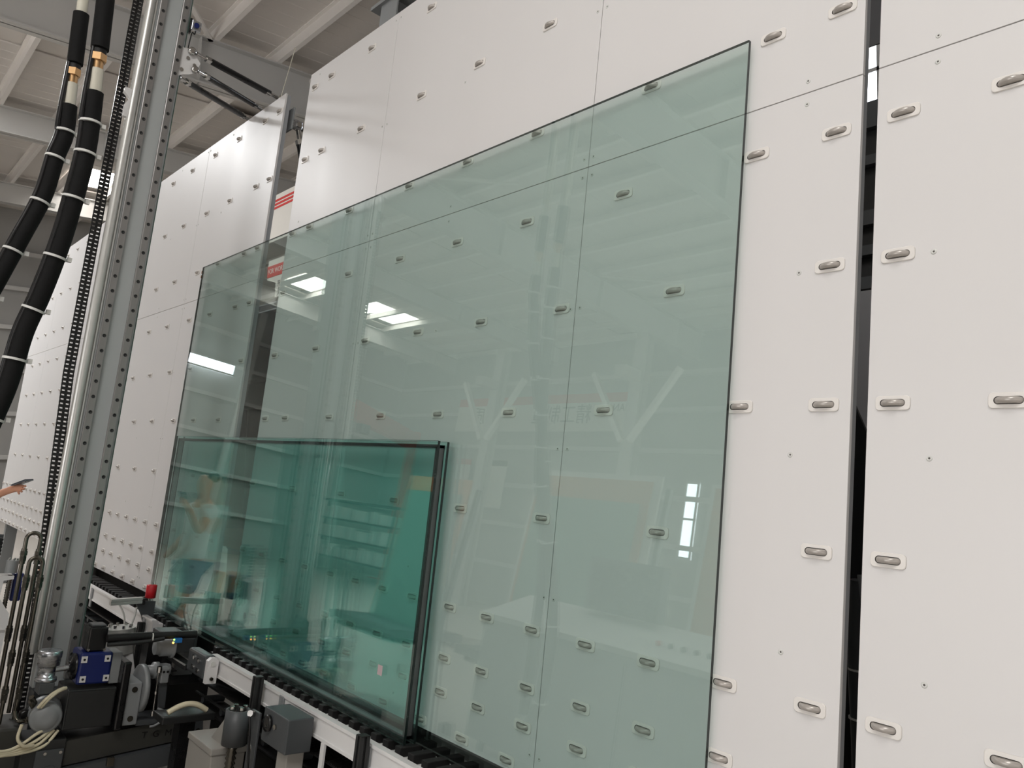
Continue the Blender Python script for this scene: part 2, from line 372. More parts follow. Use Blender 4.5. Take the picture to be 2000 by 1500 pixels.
def roller_wall(label, x0, x1, vseams, rows, screws, holes=()):
    t = Thing('roller_wall', label, 'wall panel', (x1, 0, 0))
    xs = [x0]+list(vseams)+[x1]; g = .0016
    for i in range(len(xs)-1):
        for lo, hi in ((0, SEAM), (SEAM, TOP)):
            a = xs[i]+(g if i else 0); b = xs[i+1]-(g if i < len(xs)-2 else 0)
            t.part('face_sheet', MB().box((a, lo+(g if lo else 0), -.014), (b, hi-(g if hi < TOP else 0), 0), 0, .0012), 'laminate')
    fr = MB(); e = .004
    for a, b in ((x0+e, x0+.06), (x1-.06, x1-e)): fr.box((a, e, -.042), (b, TOP-e, -.0145))
    for v in (e, .9, SEAM-.03, TOP-.06): fr.box((x0+.06, v, -.042), (x1-.06, v+.055, -.0145))
    for q in vseams: fr.box((q-.03, e, -.042), (q+.03, TOP-e, -.0145))
    t.part('back_frame', fr, 'edge_grey')
    nose = .0
    for r, cols in rows.items():
        for x in cols:
            p = t.inst('roller_plate', PLATE, (x, ROW[r], 0)); t.inst('wheel', WHEEL, (0, 0, 0), p)
    for x, v in screws: t.inst('screw', SCREW, (x, v, 0))
    for x, v in holes: t.part('cable_hole', MB().cyl((x, v, -.002), (x, v, .0012), .018, seg=18), 'slot_dark')
    # tubular legs that carry the wall down to the floor behind it
    for x in (x0+.5, x1-.55):
        lg = MB().box((x-.05, -.86, -.17), (x+.05, TOP*.9, -.0425))
        t.part('support_post', lg, 'grey_paint')
    return t
def seam_screws(q, vs): return [(q+s*.024, v) for v in vs for s in (-1, 1)]
SV = (3.49, 2.86, 2.24, 2.166, 1.65, 1.13, .605, .08)
dB = [-1.013, -1.267, -1.531, -1.79, -2.048, -2.296, -2.526, -2.787, -3.018, -3.25, -3.488, -3.757, -4.018, -4.277, -4.538]
B = dict(r6=dB, r7=dB, r8=dB,
 r9=[-1.08, -1.34, -1.60, -1.86, -2.114, -2.369, -2.64, -2.909, -3.172, -3.43, -3.65, -3.861, -4.082, -4.312, -4.536],
 r5=[-1.013, -1.531, -2.05, -2.526, -3.013, -3.488, -4.02, -4.538], r3=[-1.009, -1.534, -2.05, -2.525, -2.985, -3.451, -3.977, -4.50],
 r4=[-1.01, -1.266, -1.796, -2.29, -2.755, -3.217, -3.717, -4.235, -4.502], r1=[-1.006, -1.258, -1.789, -2.296, -2.757, -3.219, -3.718, -4.246, -4.511],
 r0=[-1.003, -1.223, -1.698, -2.289, -2.75, -3.22, -3.81, -4.28, -4.505], m1=[-1.003, -1.223, -1.7, -2.278, -2.746, -3.212, -3.805, -4.267, -4.484],
 m2=[-1.223, -1.7, -2.278, -2.746, -3.221, -3.805, -4.274, -4.49])
roller_wall('tall white roller wall behind the large glass sheet', -4.578, -.937, (-3.548, -1.979), B,
 seam_screws(-1.979, SV)+seam_screws(-3.548, SV)+[(-1.10, v) for v in SV]+[(-2.845, v) for v in SV]+[(-4.45, v) for v in (3.49, 2.5, 1.65, 1.13, .08)], [(-4.39, .13)])
dA = [-5.03, -5.278, -5.511, -5.72, -5.91, -6.109, -6.371, -6.619, -6.851, -7.091, -7.325, -7.565, -7.8, -8.04, -8.28, -8.52]
A = dict(r6=dA, r7=dA, r8=dA, r9=[-5.07, -5.33, -5.6, -5.86, -6.13, -6.435, -6.701, -6.96, -7.232, -7.486, -7.75, -8.0, -8.26, -8.52],
 r5=[-5.05, -5.517, -5.94, -6.368, -6.851, -7.318, -7.8, -8.28], r4=[-5.229, -5.693, -6.116, -6.614, -7.088, -7.56, -8.03, -8.5],
 r3=[-5.0, -5.46, -5.928, -6.381, -6.864, -7.332, -7.8, -8.28], r1=[-5.013, -5.246, -5.711, -6.132, -6.638, -7.101, -7.57, -8.04],
 r0=[-5.018, -5.236, -5.706, -6.125, -6.64, -7.107, -7.57, -8.04], m1=[-4.999, -5.216, -5.677, -6.137, -6.65, -7.12, -7.58, -8.04], m2=[-5.005, -5.231, -5.69, -6.158, -6.664, -7.138, -7.6, -8.05])
roller_wall('white roller wall between the linear-rail mast and the gap', -8.70, -4.945, (-7.55, -6.32), A,
 seam_screws(-6.32, SV)+seam_screws(-7.55, SV)+[(-6.95, v) for v in SV]+[(-5.83, v) for v in SV], [(-5.20, .13)])
dZ = [-8.9-.246*i for i in range(15)]; hZ = [-9.12-.47*i for i in range(7)]
Z = dict(r6=dZ, r7=dZ, r8=dZ, r9=[x-.1 for x in dZ[:-1]], r5=hZ, r4=hZ, r3=[x-.02 for x in hZ], r1=hZ, r0=hZ, m1=hZ, m2=hZ)
roller_wall('far cream-lit roller wall left of the chain', -12.42, -8.75, (-11.25, -10.0), Z, [(x, v) for x in (-11.25, -10.0) for v in SV]+[(-9.4, v) for v in SV[2:]])
cC = [-.829, -.572]
Cr = dict(r9=[-.76, -.5, -.24], r8=cC, r7=cC, r6=cC, r5=[-.829], r4=cC, r3=[-.827], r1=[-.823, -.572], r0=[-.823, -.35], m1=[-.823, -.35], m2=[-.6])
roller_wall('pale roller wall at the right edge beyond the narrow gap', -.893, .62, (), Cr, [(-.74, v) for v in SV])
# second line behind, seen through the narrow gap
bw = Thing('machine_housing', 'grey panelled machine housing seen through the narrow right gap', 'machine', (-1.9, 2.2, 0), 'W')
bw.part('cover_panel', MB().box((-2.6, 2.2, .1), (-1.745, 2.4, 2.76), 0, .004), 'laminate_grey')
bw.part('cover_panel', MB().box((-1.74, 2.2, .1), (-1.0, 2.4, 2.76), 0, .004), 'laminate_grey')
for x in (-1.765, -1.72):
    for z in (2.64, 1.72): bw.part('screw', MB().cyl((x, 2.2, z), (x, 2.192, z), .008, seg=8), 'screw_zinc')
bw.part('plinth', MB().box((-2.6, 2.22, 0), (-1.0, 2.4, .1)), 'dark_grey')
sh = Thing('side_shield', 'dark slanted steel shield behind the narrow right gap', 'shield', (-1.3, .9, 0), 'W')
sh.part('plate', MB().prism([(-1.45, .9, 0.0), (-.9, .9, 0.0), (-.9, .9, 1.37), (-1.18, .9, 1.84), (-1.345, .9, 2.24), (-1.36, .9, 1.72)], (0, .012, 0)), 'dark_grey')
sh.part('foot', MB().box((-1.5, .8, 0), (-.85, 1.1, .02)), 'dark_grey')
cb = Thing('cable_bundle', 'grey tied cable bundle hanging behind the narrow right gap', 'cables', (-1.16, .62, 0), 'W')
cb.part('sleeve', MB().tube([(-1.14, .62, 1.50), (-1.15, .62, 1.27), (-1.14, .62, .92), (-1.15, .62, .5), (-1.14, .62, .0)], .03), 'mid_grey')
cb.part('cable', MB().tube([(-1.13, .60, 1.52), (-1.11, .60, 1.32), (-1.11, .6, 1.02)], .009, 8), 'grey_paint')
for z in (1.22, 1.07, .84, .67, .5): cb.part('cable_tie', MB().lathe((-1.147, .62, z), (0, 0, 1), [(0, .032), (.006, .032)], 14), 'tie_white')
rb = single('red_beam', 'dark red floor beam low behind the narrow right gap', 'beam', MB().box((-3.6, 2.6, .62), (-.4, 2.75, .76)).box((-3.3, 2.62, 0), (-3.2, 2.73, .62)).box((-.6, 2.62, 0), (-.5, 2.73, .62)), 'banner_red', (-2, 2.6, 0), 'W')
rk = Thing('steel_rack', 'dark steel rack with cross rails behind the narrow right gap', 'rack', (-2.2, 4.4, 0), 'W')
for x in (-4.0, -.6): rk.part('upright', MB().box((x, 4.4, 0), (x+.1, 4.5, 4.97)), 'dark_grey')
for z, h in ((4.58, .22), (4.27, .08), (3.77, .12), (3.52, .08), (3.24, .1)): rk.part('cross_rail', MB().box((-4, 4.42, z), (-.5, 4.5, z+h)), 'mid_grey')
rk.part('back_sheet', MB().box((-4, 4.52, 2.7), (-.5, 4.54, 4.6)), 'dark_grey')
rk.part('back_sheet', MB().box((-4, 4.52, 5.32), (-.5, 4.54, 6.9)), 'hall_dark')
# ---------------------------------------------------------------- support behind the wall tops
sp = Thing('support_column', 'grey steel column with a top plate rising behind the wall top', 'column', (-4.02, -.8, -.28))
sp.part('web', MB().box((-4.07, -.8, -.20), (-3.99, 3.92, -.30)), 'grey_paint'); sp.part('top_plate', MB().box((-4.22, 3.92, -.17), (-3.86, 3.945, -.36)), 'grey_paint')
sp.part('flange', MB().box((-4.12, -.8, -.19), (-3.93, 3.92, -.2)), 'grey_paint')

# ================================================================ glass
def pane(mb_x0, x1, v0, v1, n0, n1):
    mb = MB(); x0 = mb_x0
    v = [(x0, v0, n0), (x1, v0, n0), (x1, v1, n0), (x0, v1, n0), (x0, v0, n1), (x1, v0, n1), (x1, v1, n1), (x0, v1, n1)]
    mb.add(v, [(0, 3, 2, 1), (4, 5, 6, 7)], 0); mb.add(v, [(0, 1, 5, 4), (1, 2, 6, 5), (2, 3, 7, 6), (3, 0, 4, 7)], 1); return mb
VB = -.049
gs = Thing('glass_sheet', 'very large clear greenish glass sheet leaning on the roller wall', 'glass sheet', (-1.29, VB, .024))
gs.part('pane', pane(-5.925, -1.288, VB, 2.432, .0225, .0345), ['float_glass', 'glass_edge'])
for v in (2.405, 2.37): gs.part('edge_pad', MB().box((-5.931, v-.022, .020), (-5.9252, v, .037)), 'wood', label='small brown cork pad')
ig = Thing('insulating_glass_unit', 'smaller teal double-glazed unit standing in front of the large sheet', 'glazing unit', (-2.6, VB, .04))
IX0, IX1, IV1 = -5.70, -2.597, 1.141
ig.part('back_pane', pane(IX0, IX1-.002, VB, IV1, .0385, .0505), ['coated_glass', 'glass_edge'])
ig.part('front_pane', pane(IX0, IX1, VB, IV1, .0875, .0995), ['coated_glass', 'glass_edge'])
q = .016; spb = MB()
for a, b in (((IX0+q, VB+q), (IX1-q, VB+q+.012)), ((IX0+q, IV1-q-.012), (IX1-q, IV1-q)), ((IX0+q, VB+q), (IX0+q+.012, IV1-q)), ((IX1-q-.012, VB+q), (IX1-q, IV1-q))):
    spb.box((a[0], a[1], .0535), (b[0], b[1], .0845), 0); spb.box((a[0]-.001, a[1]-.001, .0506), (b[0]+.001, b[1]+.001, .0535), 1); spb.box((a[0]-.001, a[1]-.001, .0845), (b[0]+.001, b[1]+.001, .0874), 1)
ig.part('spacer_frame', spb, ['spacer_alu', 'spacer_black'])
ig.part('reflection_patch', MB().box((-2.835, .165, .0996), (-2.80, .205, .1)), 'reflection_pink')  # pinkish patch painted in for a reflection on the front pane

# ================================================================ block conveyors under the walls
BLK = MB().box((-.02, 0, -.053), (.02, .036, .053), 0, .003).mesh('support_block', 'black_rubber')
def conveyor(label, x0, x1, posts, rail0, rail1):
    t = Thing('block_conveyor', label, 'conveyor', (x1, -.09, .1))
    t.part('belt', MB().box((x0, -.092, -.02), (x1, -.0855, .118)), 'white_paint')
    t.part('belt_edge', MB().box((x0, -.0925, .1182), (x1, -.084, .123)), 'black_rubber')
    x = x1-.03
    while x > x0+.02: t.inst('support_block', BLK, (x, -.0854, .069)); x -= .088
    rl = MB()      # folded channel: top lip, top flange, web, bottom lip
    prof = [(.124, -.075), (.150, -.075), (.165, -.052), (.196, -.052), (.196, -.066), (.190, -.066), (.190, -.138), (.196, -.138), (.196, -.15), (.124, -.15)]
    rl.prism([(rail0, b, a) for a, b in prof], (rail1-rail0, 0, 0)); t.part('side_rail', rl, 'white_paint')
    for p in posts:
        t.part('rail_rib', MB().box((p-.022, -.2, .190), (p+.022, -.06, .2), 0, .003), 'grey_paint')
    for p in posts[::2]:
        t.part('leg', MB().box((p-.04, -.83, .07), (p+.04, -.151, .15)), 'white_paint')
    bt = MB().box((x0, -.235, .02), (x1, -.229, .17))       # toothed return belt under the rail
    y = x0
    while y < x1: bt.box((y, -.229, .02), (y+.006, -.224, .17)); y += .0125
    t.part('return_belt', bt, 'black_rubber')
    t.part('guide_bar', MB().box((x0, -.30, .16), (x1, -.292, .172)), 'dark_grey')
    lw = MB().box((x0, -.36, .02), (x1, -.352, .17)); t.part('lower_strand', lw, 'black_rubber')
    x = x1-.1
    while x > x0: t.part('idler_roller', MB().cyl((x, -.327, .03), (x, -.327, .15), .02, seg=12), 'mid_grey'); x -= .26
    t.part('shade_skirt', MB().box((x0, -.84, -.20), (x1, -.012, -.19)), 'black_rubber')  # black sheet added to darken the space below the wall
    t.part('shade_bed', MB().box((x0, -.84, -.189), (x1, -.44, .06)), 'black_rubber')  # black box added to darken the floor under the machine
    t.part('end_wheel', MB().cyl((x0+.07, -.15, .03), (x0+.07, -.15, .118), .062, seg=24), 'steel')
    return t
conveyor('black-block conveyor carrying the glass units at the right', -4.50, .6, (-3.44, -2.69, -1.94, -1.19, -.44), -4.30, .6)
conveyor('black-block conveyor running left behind the mast', -8.9, -5.22, (-5.45, -6.72, -7.5), -8.9, -5.30)
def extrusion(label, p, v0, v1):
    mb = MB(); w = .02
    P = [(-w, -w), (-.006, -w), (-.006, -.012), (.006, -.012), (.006, -w), (w, -w), (w, -.006), (.012, -.006), (.012, .006), (w, .006), (w, w), (.006, w), (.006, .012), (-.006, .012), (-.006, w), (-w, w)]
    mb.prism([(p[0]+a, v0, p[1]+b) for a, b in P], (0, v1-v0, 0))
    t = Thing('profile_post', label, 'post', (p[0], v0, p[1]))
    t.part('profile', mb, 'dark_grey'); t.part('end_cap', MB().box((p[0]-w, v1, p[1]-w), (p[0]+w, v1+.004, p[1]+w), 0, .002), 'black_rubber'); return t
extrusion('black slotted profile post beside the lead-screw lift', (-3.63, .232), -.82, -.018)
extrusion('black slotted profile post at the bottom edge near the glass corner', (-2.68, .232), -.82, -.020)
extrusion('black slotted profile post between the red bumper and the cylinder', (-5.40, .225), -.82, -.085)

# ================================================================ linear-rail mast
m = Thing('linear_mast', 'tall grey mast with two bolted linear rails', 'mast', (-5.1, -.86, .8))
m.part('column', MB().box((-5.22, -.35, .672), (-5.012, 4.6, .872), 0, .006), 'mast_paint')
m.part('base_plate', MB().box((-5.28, -.86, .62), (-4.96, -.35, .872), 0, .004), 'mid_grey')
HOLE = MB().lathe((0, 0, 0), (1, 0, 0), [(0, .0105), (.0008, .0105), (.0009, .0075), (.0003, .0072), (.0002, .001)], 12).mesh('rail_bolt', 'spacer_black')
for n0, n1 in ((.688, .728), (.818, .858)):
    rp = [(-5.0119, n0), (-5.0119, n1), (-4.998, n1), (-4.996, n1-.004), (-4.99, n1-.006), (-4.984, n1-.003), (-4.984, n0+.003), (-4.99, n0+.006), (-4.996, n0+.004), (-4.998, n0)]
    r = m.part('linear_rail', MB().prism([(a, -.3, b) for a, b in rp], (0, 4.85, 0)), 'rail_steel')
    v = -.26
    while v < 4.5:
        o = bpy.data.objects.new('rail_bolt', HOLE); COL.objects.link(o); o.parent = r; o.location = Vector((-4.9839, v, (n0+n1)/2))-m.b; v += .0905
m.part('cable_duct', MB().cyl((-5.02, -.16, .905), (-5.02, 4.5, .905), .028, seg=20), 'alu', label='long bright aluminium tube')
m.part('rack_strip', MB().box((-5.03, -.14, .873), (-5.0, 4.5, .881)), 'alu')
hk = MB().prism([(-5.0, 3.10, .93), (-5.0, 3.13, .965), (-5.0, 3.16, .965), (-5.0, 3.16, .925), (-5.0, 2.98, .925), (-5.0, 2.98, .95), (-5.0, 3.06, .95)], (-.03, 0, 0))
m.part('hook_bracket', hk, 'white_paint')
m.part('side_strip', MB().box((-5.03, -.3, .6685), (-5.0125, 4.5, .6715)), 'stack_green')
ch_ = Thing('roller_chain', 'black double roller chain hanging beside the mast', 'chain', (-5.08, 3.95, .96))
lk = MB(); v = 3.95; h = .0254
while v > -.55:
    nn = .966 if v > 1.4 else max(.905, .966-.045*(1.4-v)); xx = -5.08
    for off, w in ((-.0255, .006), (0, .014), (.0255, .006)):
        lk.box((xx-.003, v-h*.53, nn+off-w/2), (xx+.003, v+h*.53, nn+off+w/2))
    lk.box((xx-.005, v-.0085, nn-.029), (xx+.005, v+.0085, nn-.004)); lk.box((xx-.005, v-.0085, nn+.004), (xx+.005, v+.0085, nn+.029))
    v -= h
ch_.part('chain_links', lk, 'black_gloss', kind='stuff')
ch_.part('chain_anchor', MB().box((-5.11, 3.95, .93), (-5.05, 4.05, 1.0)), 'mid_grey')
# bracket, sensor and tie rods at the mast head
tb = Thing('rod_bracket', 'light grey gusset bracket on the mast head', 'bracket', (-5.0, 3.48, .64))
tb.part('gusset', MB().prism([(-5.0, 3.36, .69), (-5.0, 3.56, .69), (-5.0, 3.56, .62), (-5.0, 3.5, .565), (-5.0, 3.43, .585), (-5.0, 3.40, .62), (-5.0, 3.385, .655)], (-.012, 0, 0)), 'white_paint')
for v, n in ((3.41, .672), (3.50, .645), (3.47, .60)): tb.part('bolt', MB().cyl((-4.999, v, n), (-4.993, v, n), .012, seg=6), 'chrome')
def rod(label, a, b, r, mt='black_gloss'):
    a, b = Vector(a), Vector(b); d = (b-a).normalized(); L = (b-a).length
    t = Thing('tie_rod', label, 'tie rod', a)
    t.part('tube', MB().cyl(a+d*.13, b-d*.10, r, seg=14), mt)
    for p, s in ((a, 1), (b, -1)):
        t.part('rod_end', MB().cyl(p+d*s*.03, p+d*s*.13, r*.62, seg=10).cyl(p+d*s*.10, p+d*s*.135, r*1.12, seg=6), 'chrome')
        t.part('eye', MB().lathe(p+Vector((-.008, 0, 0)), (1, 0, 0), [(0, r*.5), (0, r*1.2), (.016, r*1.2), (.016, r*.5)], 14), 'chrome')
    return t
rod('upper black tie rod from the mast head to the wall top', (-4.985, 3.55, .63), (-5.17, 3.585, -.06), .021)
rod('middle tie rod with a bright streak below the upper rod', (-4.985, 3.44, .595), (-5.44, 3.585, -.05), .019)
rod('lower black tie rod reaching the wall top furthest left', (-5.03, 3.37, .68), (-5.68, 3.585, -.05), .020)
rod('steep black tie rod standing in the gap between the walls', (-5.0, 3.36, -.14), (-4.93, 2.2, -.5), .03)
hb = Thing('hinge_bracket', 'plastic-wrapped metal hinge bracket behind the wall corner', 'bracket', (-5.0, 3.34, -.1))
hb.part('plate', MB().box((-5.05, 3.30, -.074), (-4.95, 3.46, -.085)), 'grey_paint'); hb.part('lug', MB().box((-5.02, 3.33, -.085), (-4.98, 3.40, -.17), 0, .01), 'steel'); hb.part('bolt', MB().cyl((-4.98, 3.365, -.14), (-4.97, 3.365, -.14), .02, seg=8), 'chrome')
single('cable_tie_tail', 'thin clear strap tail sticking up above the wall corner', 'strap', MB().obox((-5.10, 3.56, -.03), (-5.03, 3.93, -.05), .008, .003), 'clear_tube', (-5.10, 3.56, -.03))
sn = Thing('limit_sensor', 'small zinc sensor box bolted near the mast top', 'sensor', (-5.0, 3.7, .66))
sn.part('backing', MB().box((-5.02, 3.67, .668), (-5.0, 3.77, .655)), 'black_gloss'); sn.part('bracket', MB().box((-5.0, 3.69, .66), (-4.985, 3.76, .60), 0, .004), 'steel'); sn.part('bolt', MB().cyl((-4.985, 3.725, .632), (-4.975, 3.725, .632), .017, seg=12), 'blue_paint')
sn.part('cable', MB().tube([(-4.99, 3.69, .63), (-4.985, 3.665, .635), (-4.985, 3.67, .65), (-4.985, 3.62, .655), (-4.985, 3.56, .658)], .004, 6), 'black_rubber')

# ================================================================ insulated hoses
def hose(label, path, r0, top):
    t = Thing('insulated_hose', label, 'hose', path[0])
    t.part('sleeve', MB().tube(path, r0, 16, 0, 8), 'foam')
    side = [Vector(p)+Vector((.005, 0, r0*1.0)) for p in path]
    tail = [Vector(top[0])+Vector((0, 1.2, r0*.5)), Vector(top[0])+Vector((0, .5, r0*.8))]
    t.part('cable', MB().tube(tail+side, .011, 10, 0, 8), 'black_gloss')
    P = spline(path, 8)
    for i in range(7, len(P)-3, 9):
        d = (P[i+1]-P[i-1]).normalized()
        t.part('cable_tie', MB().lathe(P[i]+Vector((0, 0, .004)), d, [(0, r0*1.1+.005), (.009, r0*1.1+.005)], 18).box(P[i]+Vector((-.01, -.012, -r0*1.25-.012)), P[i]+Vector((.006, .006, -r0*1.25+.004))), 'tie_white')
    p = Vector(path[0]); e = (Vector(path[0])-Vector(path[1])).normalized()
    a = p
    t.part('clear_hose', MB().cyl(a-e*.01, a+e*.10, r0*.72, seg=14), 'clear_tube')
    f = t.part('fitting', MB().cyl(a+e*.10, a+e*.135, r0*.62, seg=12).cyl(a+e*.135, a+e*.165, r0*.9, seg=6), 'brass')
    t.part('fitting_ring', MB().cyl(a+e*.165, a+e*.185, r0*.78, seg=14), 'black_rubber', f)
    u = Vector(top[0])
    t.part('upper_sleeve', MB().cyl(a+e*.19, a+e*.42, r0*1.02, seg=16), 'foam')
    t.part('upper_hose', MB().tube([a+e*.42, a+e*.6, a+e*1.0+Vector((0, .1, .0)), a+e*1.5+Vector((0, .4, .02))], r0*.7, 12), 'clear_tube')
    return t
hose('nearer black insulated hose curving out at the left edge', [(-3.50, 2.415, 1.383), (-3.50, 2.27, 1.374), (-3.50, 2.155, 1.371), (-3.505, 1.985, 1.379), (-3.52, 1.765, 1.395), (-3.54, 1.55, 1.424), (-3.555, 1.385, 1.455), (-3.56, 1.17, 1.474), (-3.56, .95, 1.515), (-3.5, .6, 1.58), (-3.45, .15, 1.60), (-3.5, -.25, 1.6), (-3.62, -.45, 1.62)], .0345, [(-3.50, 2.9, 1.39)])
hose('farther black insulated hose leaning behind the nearer one', [(-3.72, 2.41, 1.428), (-3.72, 2.28, 1.421), (-3.72, 2.17, 1.438), (-3.72, 1.99, 1.455), (-3.72, 1.78, 1.507), (-3.72, 1.60, 1.553), (-3.72, 1.38, 1.61), (-3.70, 1.0, 1.68), (-3.7, .5, 1.72), (-3.72, 0, 1.72), (-3.75, -.4, 1.72)], .0315, [(-3.72, 2.9, 1.43)])

# ================================================================ red bumper and sensor arm at the glass edge
rp_ = Thing('bumper_roller', 'red rubber bumper roller on a grey bracket at the glass corner', 'bumper', (-5.52, .05, .155))
rp_.part('roller', MB().lathe((-5.52, .052, .158), (0, 1, 0), [(0, .028), (.003, .033), (.083, .033), (.086, .028)], 20), 'red_rubber')
rp_.part('axle', MB().cyl((-5.52, .03, .158), (-5.52, .15, .158), .008, seg=10), 'chrome')
rp_.part('bracket', MB().prism([(-5.50, .035, .255), (-5.50, .035, .125), (-5.50, -.19, .125), (-5.50, -.19, .16), (-5.50, -.06, .2)], (-.012, 0, 0)), 'mid_grey')
rp_.part('bolt', MB().cyl((-5.52, .04, .20), (-5.52, .06, .20), .012, seg=6), 'chrome')
ar = Thing('actuator_arm', 'slim grey aluminium actuator arm left of the red bumper', 'actuator', (-5.5, .02, .40))
ab = MB()
P_ = [(-.02, -.019), (.02, -.019), (.02, -.006), (.015, -.004), (.015, .004), (.02, .006), (.02, .019), (-.02, .019)]
ab.prism([(-5.50+a, .03+b, .405) for a, b in P_], (0, .012, -.19)); ar.part('profile', ab, 'alu')
ar.part('end_block', MB().box((-5.53, .015, .20), (-5.475, .055, .214), 0, .003), 'black_rubber')
ar.part('cable', MB().tube([(-5.49, .015, .35), (-5.46, -.05, .32), (-5.44, -.15, .31), (-5.42, -.22, .315)], .006, 8), 'tie_white')
ar.part('cable', MB().tube([(-5.47, .0, .25), (-5.45, -.06, .26), (-5.43, -.15, .29), (-5.42, -.22, .315)], .006, 8), 'tie_white')

# ================================================================ sealing head in front of the gap
X0 = -4.6
hd = Thing('sealing_head', 'dark sealing head with blue gearbox and motors below the mast', 'machine head', (X0, -.66, .5))
def lz(v, n0, n1, prof, x, seg=24):   # lathe along the horizontal axis that points away from the wall
    return MB().lathe((x, v, n0), (0, -ST, CT), prof, seg)
gb = hd.part('gearbox', MB().box((X0-.17, -.245, .605), (X0, -.082, .765), 0, .012), 'blue_paint')
for v, n in ((-.115, .745), (-.115, .632), (-.215, .738), (-.215, .625)):
    pd = hd.part('corner_pad', MB().box((X0, v-.016, n-.014), (X0+.006, v+.016, n+.014)), 'white_paint', gb); 
    hd.part('bolt', MB().cyl((X0+.006, v, n), (X0+.009, v, n), .006, seg=8), 'black_rubber', gb)
hd.part('hub_ring', MB().lathe((X0-.08, -.165, .766), (0, 0, 1), [(0, .066), (.012, .066), (.013, .05), (.02, .05), (.021, .03), (.035, .028)], 24), 'black_gloss', gb)
hd.part('shaft', MB().cyl((X0-.06, -.165, .80), (X0-.06, -.178, .93), .014, seg=12), 'steel')
hd.part('adapter_block', MB().box((X0-.14, -.25, .556), (X0-.01, -.09, .604), 0, .004), 'grey_paint')
mt = hd.part('servo_motor', MB().box((X0-.12, -.08, .645), (X0-.015, .045, .738), 0, .008), 'black_gloss')
hd.part('motor_cap', MB().box((X0-.11, .045, .655), (X0-.025, .056, .728), 0, .004), 'mid_grey', mt)
for n in (.652, .73): hd.part('bolt', MB().cyl((X0-.015, -.07, n), (X0-.009, -.07, n), .007, seg=8), 'chrome', mt)
rg = hd.part('pressure_regulator', MB().lathe((X0-.02, -.215, .905), (0, 1, 0), [(0, .03), (.0, .05), (.018, .05), (.02, .038), (.075, .038), (.078, .053), (.115, .053), (.117, .056), (.15, .056), (.153, .05), (.155, .02)], 28), 'steel', label='silver stepped regulator knob')
hd.part('regulator_block', MB().box((X0-.06, -.27, .87), (X0+.03, -.215, .94), 0, .005), 'mid_grey', rg)
hd.part('spindle_motor', MB().box((X0-.2, -.46, .565), (X0+.02, -.262, .80), 0, .006), 'dark_grey')
hd.part('motor_cover', MB().box((X0+.0205, -.452, .575), (X0+.026, -.27, .792)), 'dark_grey')
hd.part('mounting_plate', MB().box((X0-.2, -.48, .515), (X0+.05, -.13, .557), 0, .01), 'black_gloss')
fl = hd.part('bearing_housing', MB().box((X0-.16, -.465, .438), (X0+.03, -.245, .514), 0, .006), 'grey_paint')
for v in (-.28, -.43): hd.part('bolt', MB().cyl((X0+.03, v, .476), (X0+.034, v, .476), .015, seg=14), 'nickel', fl)
hd.part('ring_flange', MB().lathe((X0-.05, -.295, .41), (0, 0, 1), [(0, .09), (0, .126), (.024, .126), (.026, .118), (.026, .09)], 36), 'grey_paint')
hd.part('nozzle_body', MB().lathe((X0-.05, -.205, .28), (0, 0, 1), [(0, .03), (.02, .036), (.06, .036), (.061, .045), (.09, .045), (.091, .03), (.13, .03)], 20), 'grey_paint')
hd.part('valve_block', MB().box((X0-.06, -.262, .30), (X0+.02, -.178, .345), 0, .006), 'grey_paint')
for n in (.312, .333): hd.part('bolt', MB().cyl((X0+.02, -.2, n), (X0+.023, -.2, n), .007, seg=8), 'black_rubber')
hd.part('bracket_arm', MB().prism([(X0, -.255, .345), (X0, -.255, .30), (X0, -.29, .296), (X0, -.40, .29), (X0, -.40, .325), (X0, -.29, .335)], (-.02, 0, 0)), 'mid_grey')
pr = hd.part('piston_rod', MB().cyl((X0+.02, -.19, .362), (X0+.02, -.43, .356), .0045, seg=10), 'chrome')
for a_, b_, r_ in ((-.30, -.315, .009), (-.405, -.43, .008), (-.17, -.20, .014)): hd.part('clevis', MB().cyl((X0+.02, a_, .36), (X0+.02, b_, .359), r_, seg=8), 'chrome', pr)
hd.part('base_shelf', MB().box((X0-.16, -.475, .29), (X0+.02, -.45, .437)), 'mid_grey')
hd.part('return_hose', MB().tube([(X0+.03, -.39, .34), (X0+.04, -.41, .30), (X0+.04, -.45, .305), (X0+.04, -.475, .34), (X0+.04, -.48, .37)], .006, 8), 'grey_paint')
kn = hd.part('end_cap', MB().lathe((X0-.12, -.39, .858), (.985, 0, .17), [(0, .078), (.07, .078), (.072, .07), (.10, .07), (.102, .076), (.135, .074), (.142, .066), (.143, .055), (.148, .053), (.15, .02)], 32), 'grey_paint')
for v in (-.33, -.35): hd.part('fitting', MB().cyl((X0-.04, v, .93), (X0-.02, v+.04, .955), .013, seg=8), 'nickel', kn)
for k, (dv, dn) in enumerate(((0, 0), (.03, .008), (-.02, -.01), (-.035, -.03))):
    hd.part('air_line', MB().tube([(X0+.0, -.45+dv*.3, .84+dn), (X0+.02, -.49+dv, .90+dn), (X0+.04, -.52+dv*.6, .98), (X0+.06, -.525+dv*.3, 1.06), (X0+.1, -.50+dv, 1.2)], .008, 8), 'cream_hose')
for k in range(2):
    hd.part('air_line', MB().tube([(X0+.02, -.335, .925-.012*k), (X0+.04, -.29, .90-.012*k), (X0+.03, -.26, .86-.012*k), (X0+.01, -.25, .82-.01*k)], .0085, 8), 'cream_hose')
hd.part('air_line', MB().tube([(X0+.05, -.40, .99), (X0+.06, -.46, 1.0), (X0+.06, -.5, .97), (X0+.04, -.51, .92)], .008, 8), 'cream_hose')
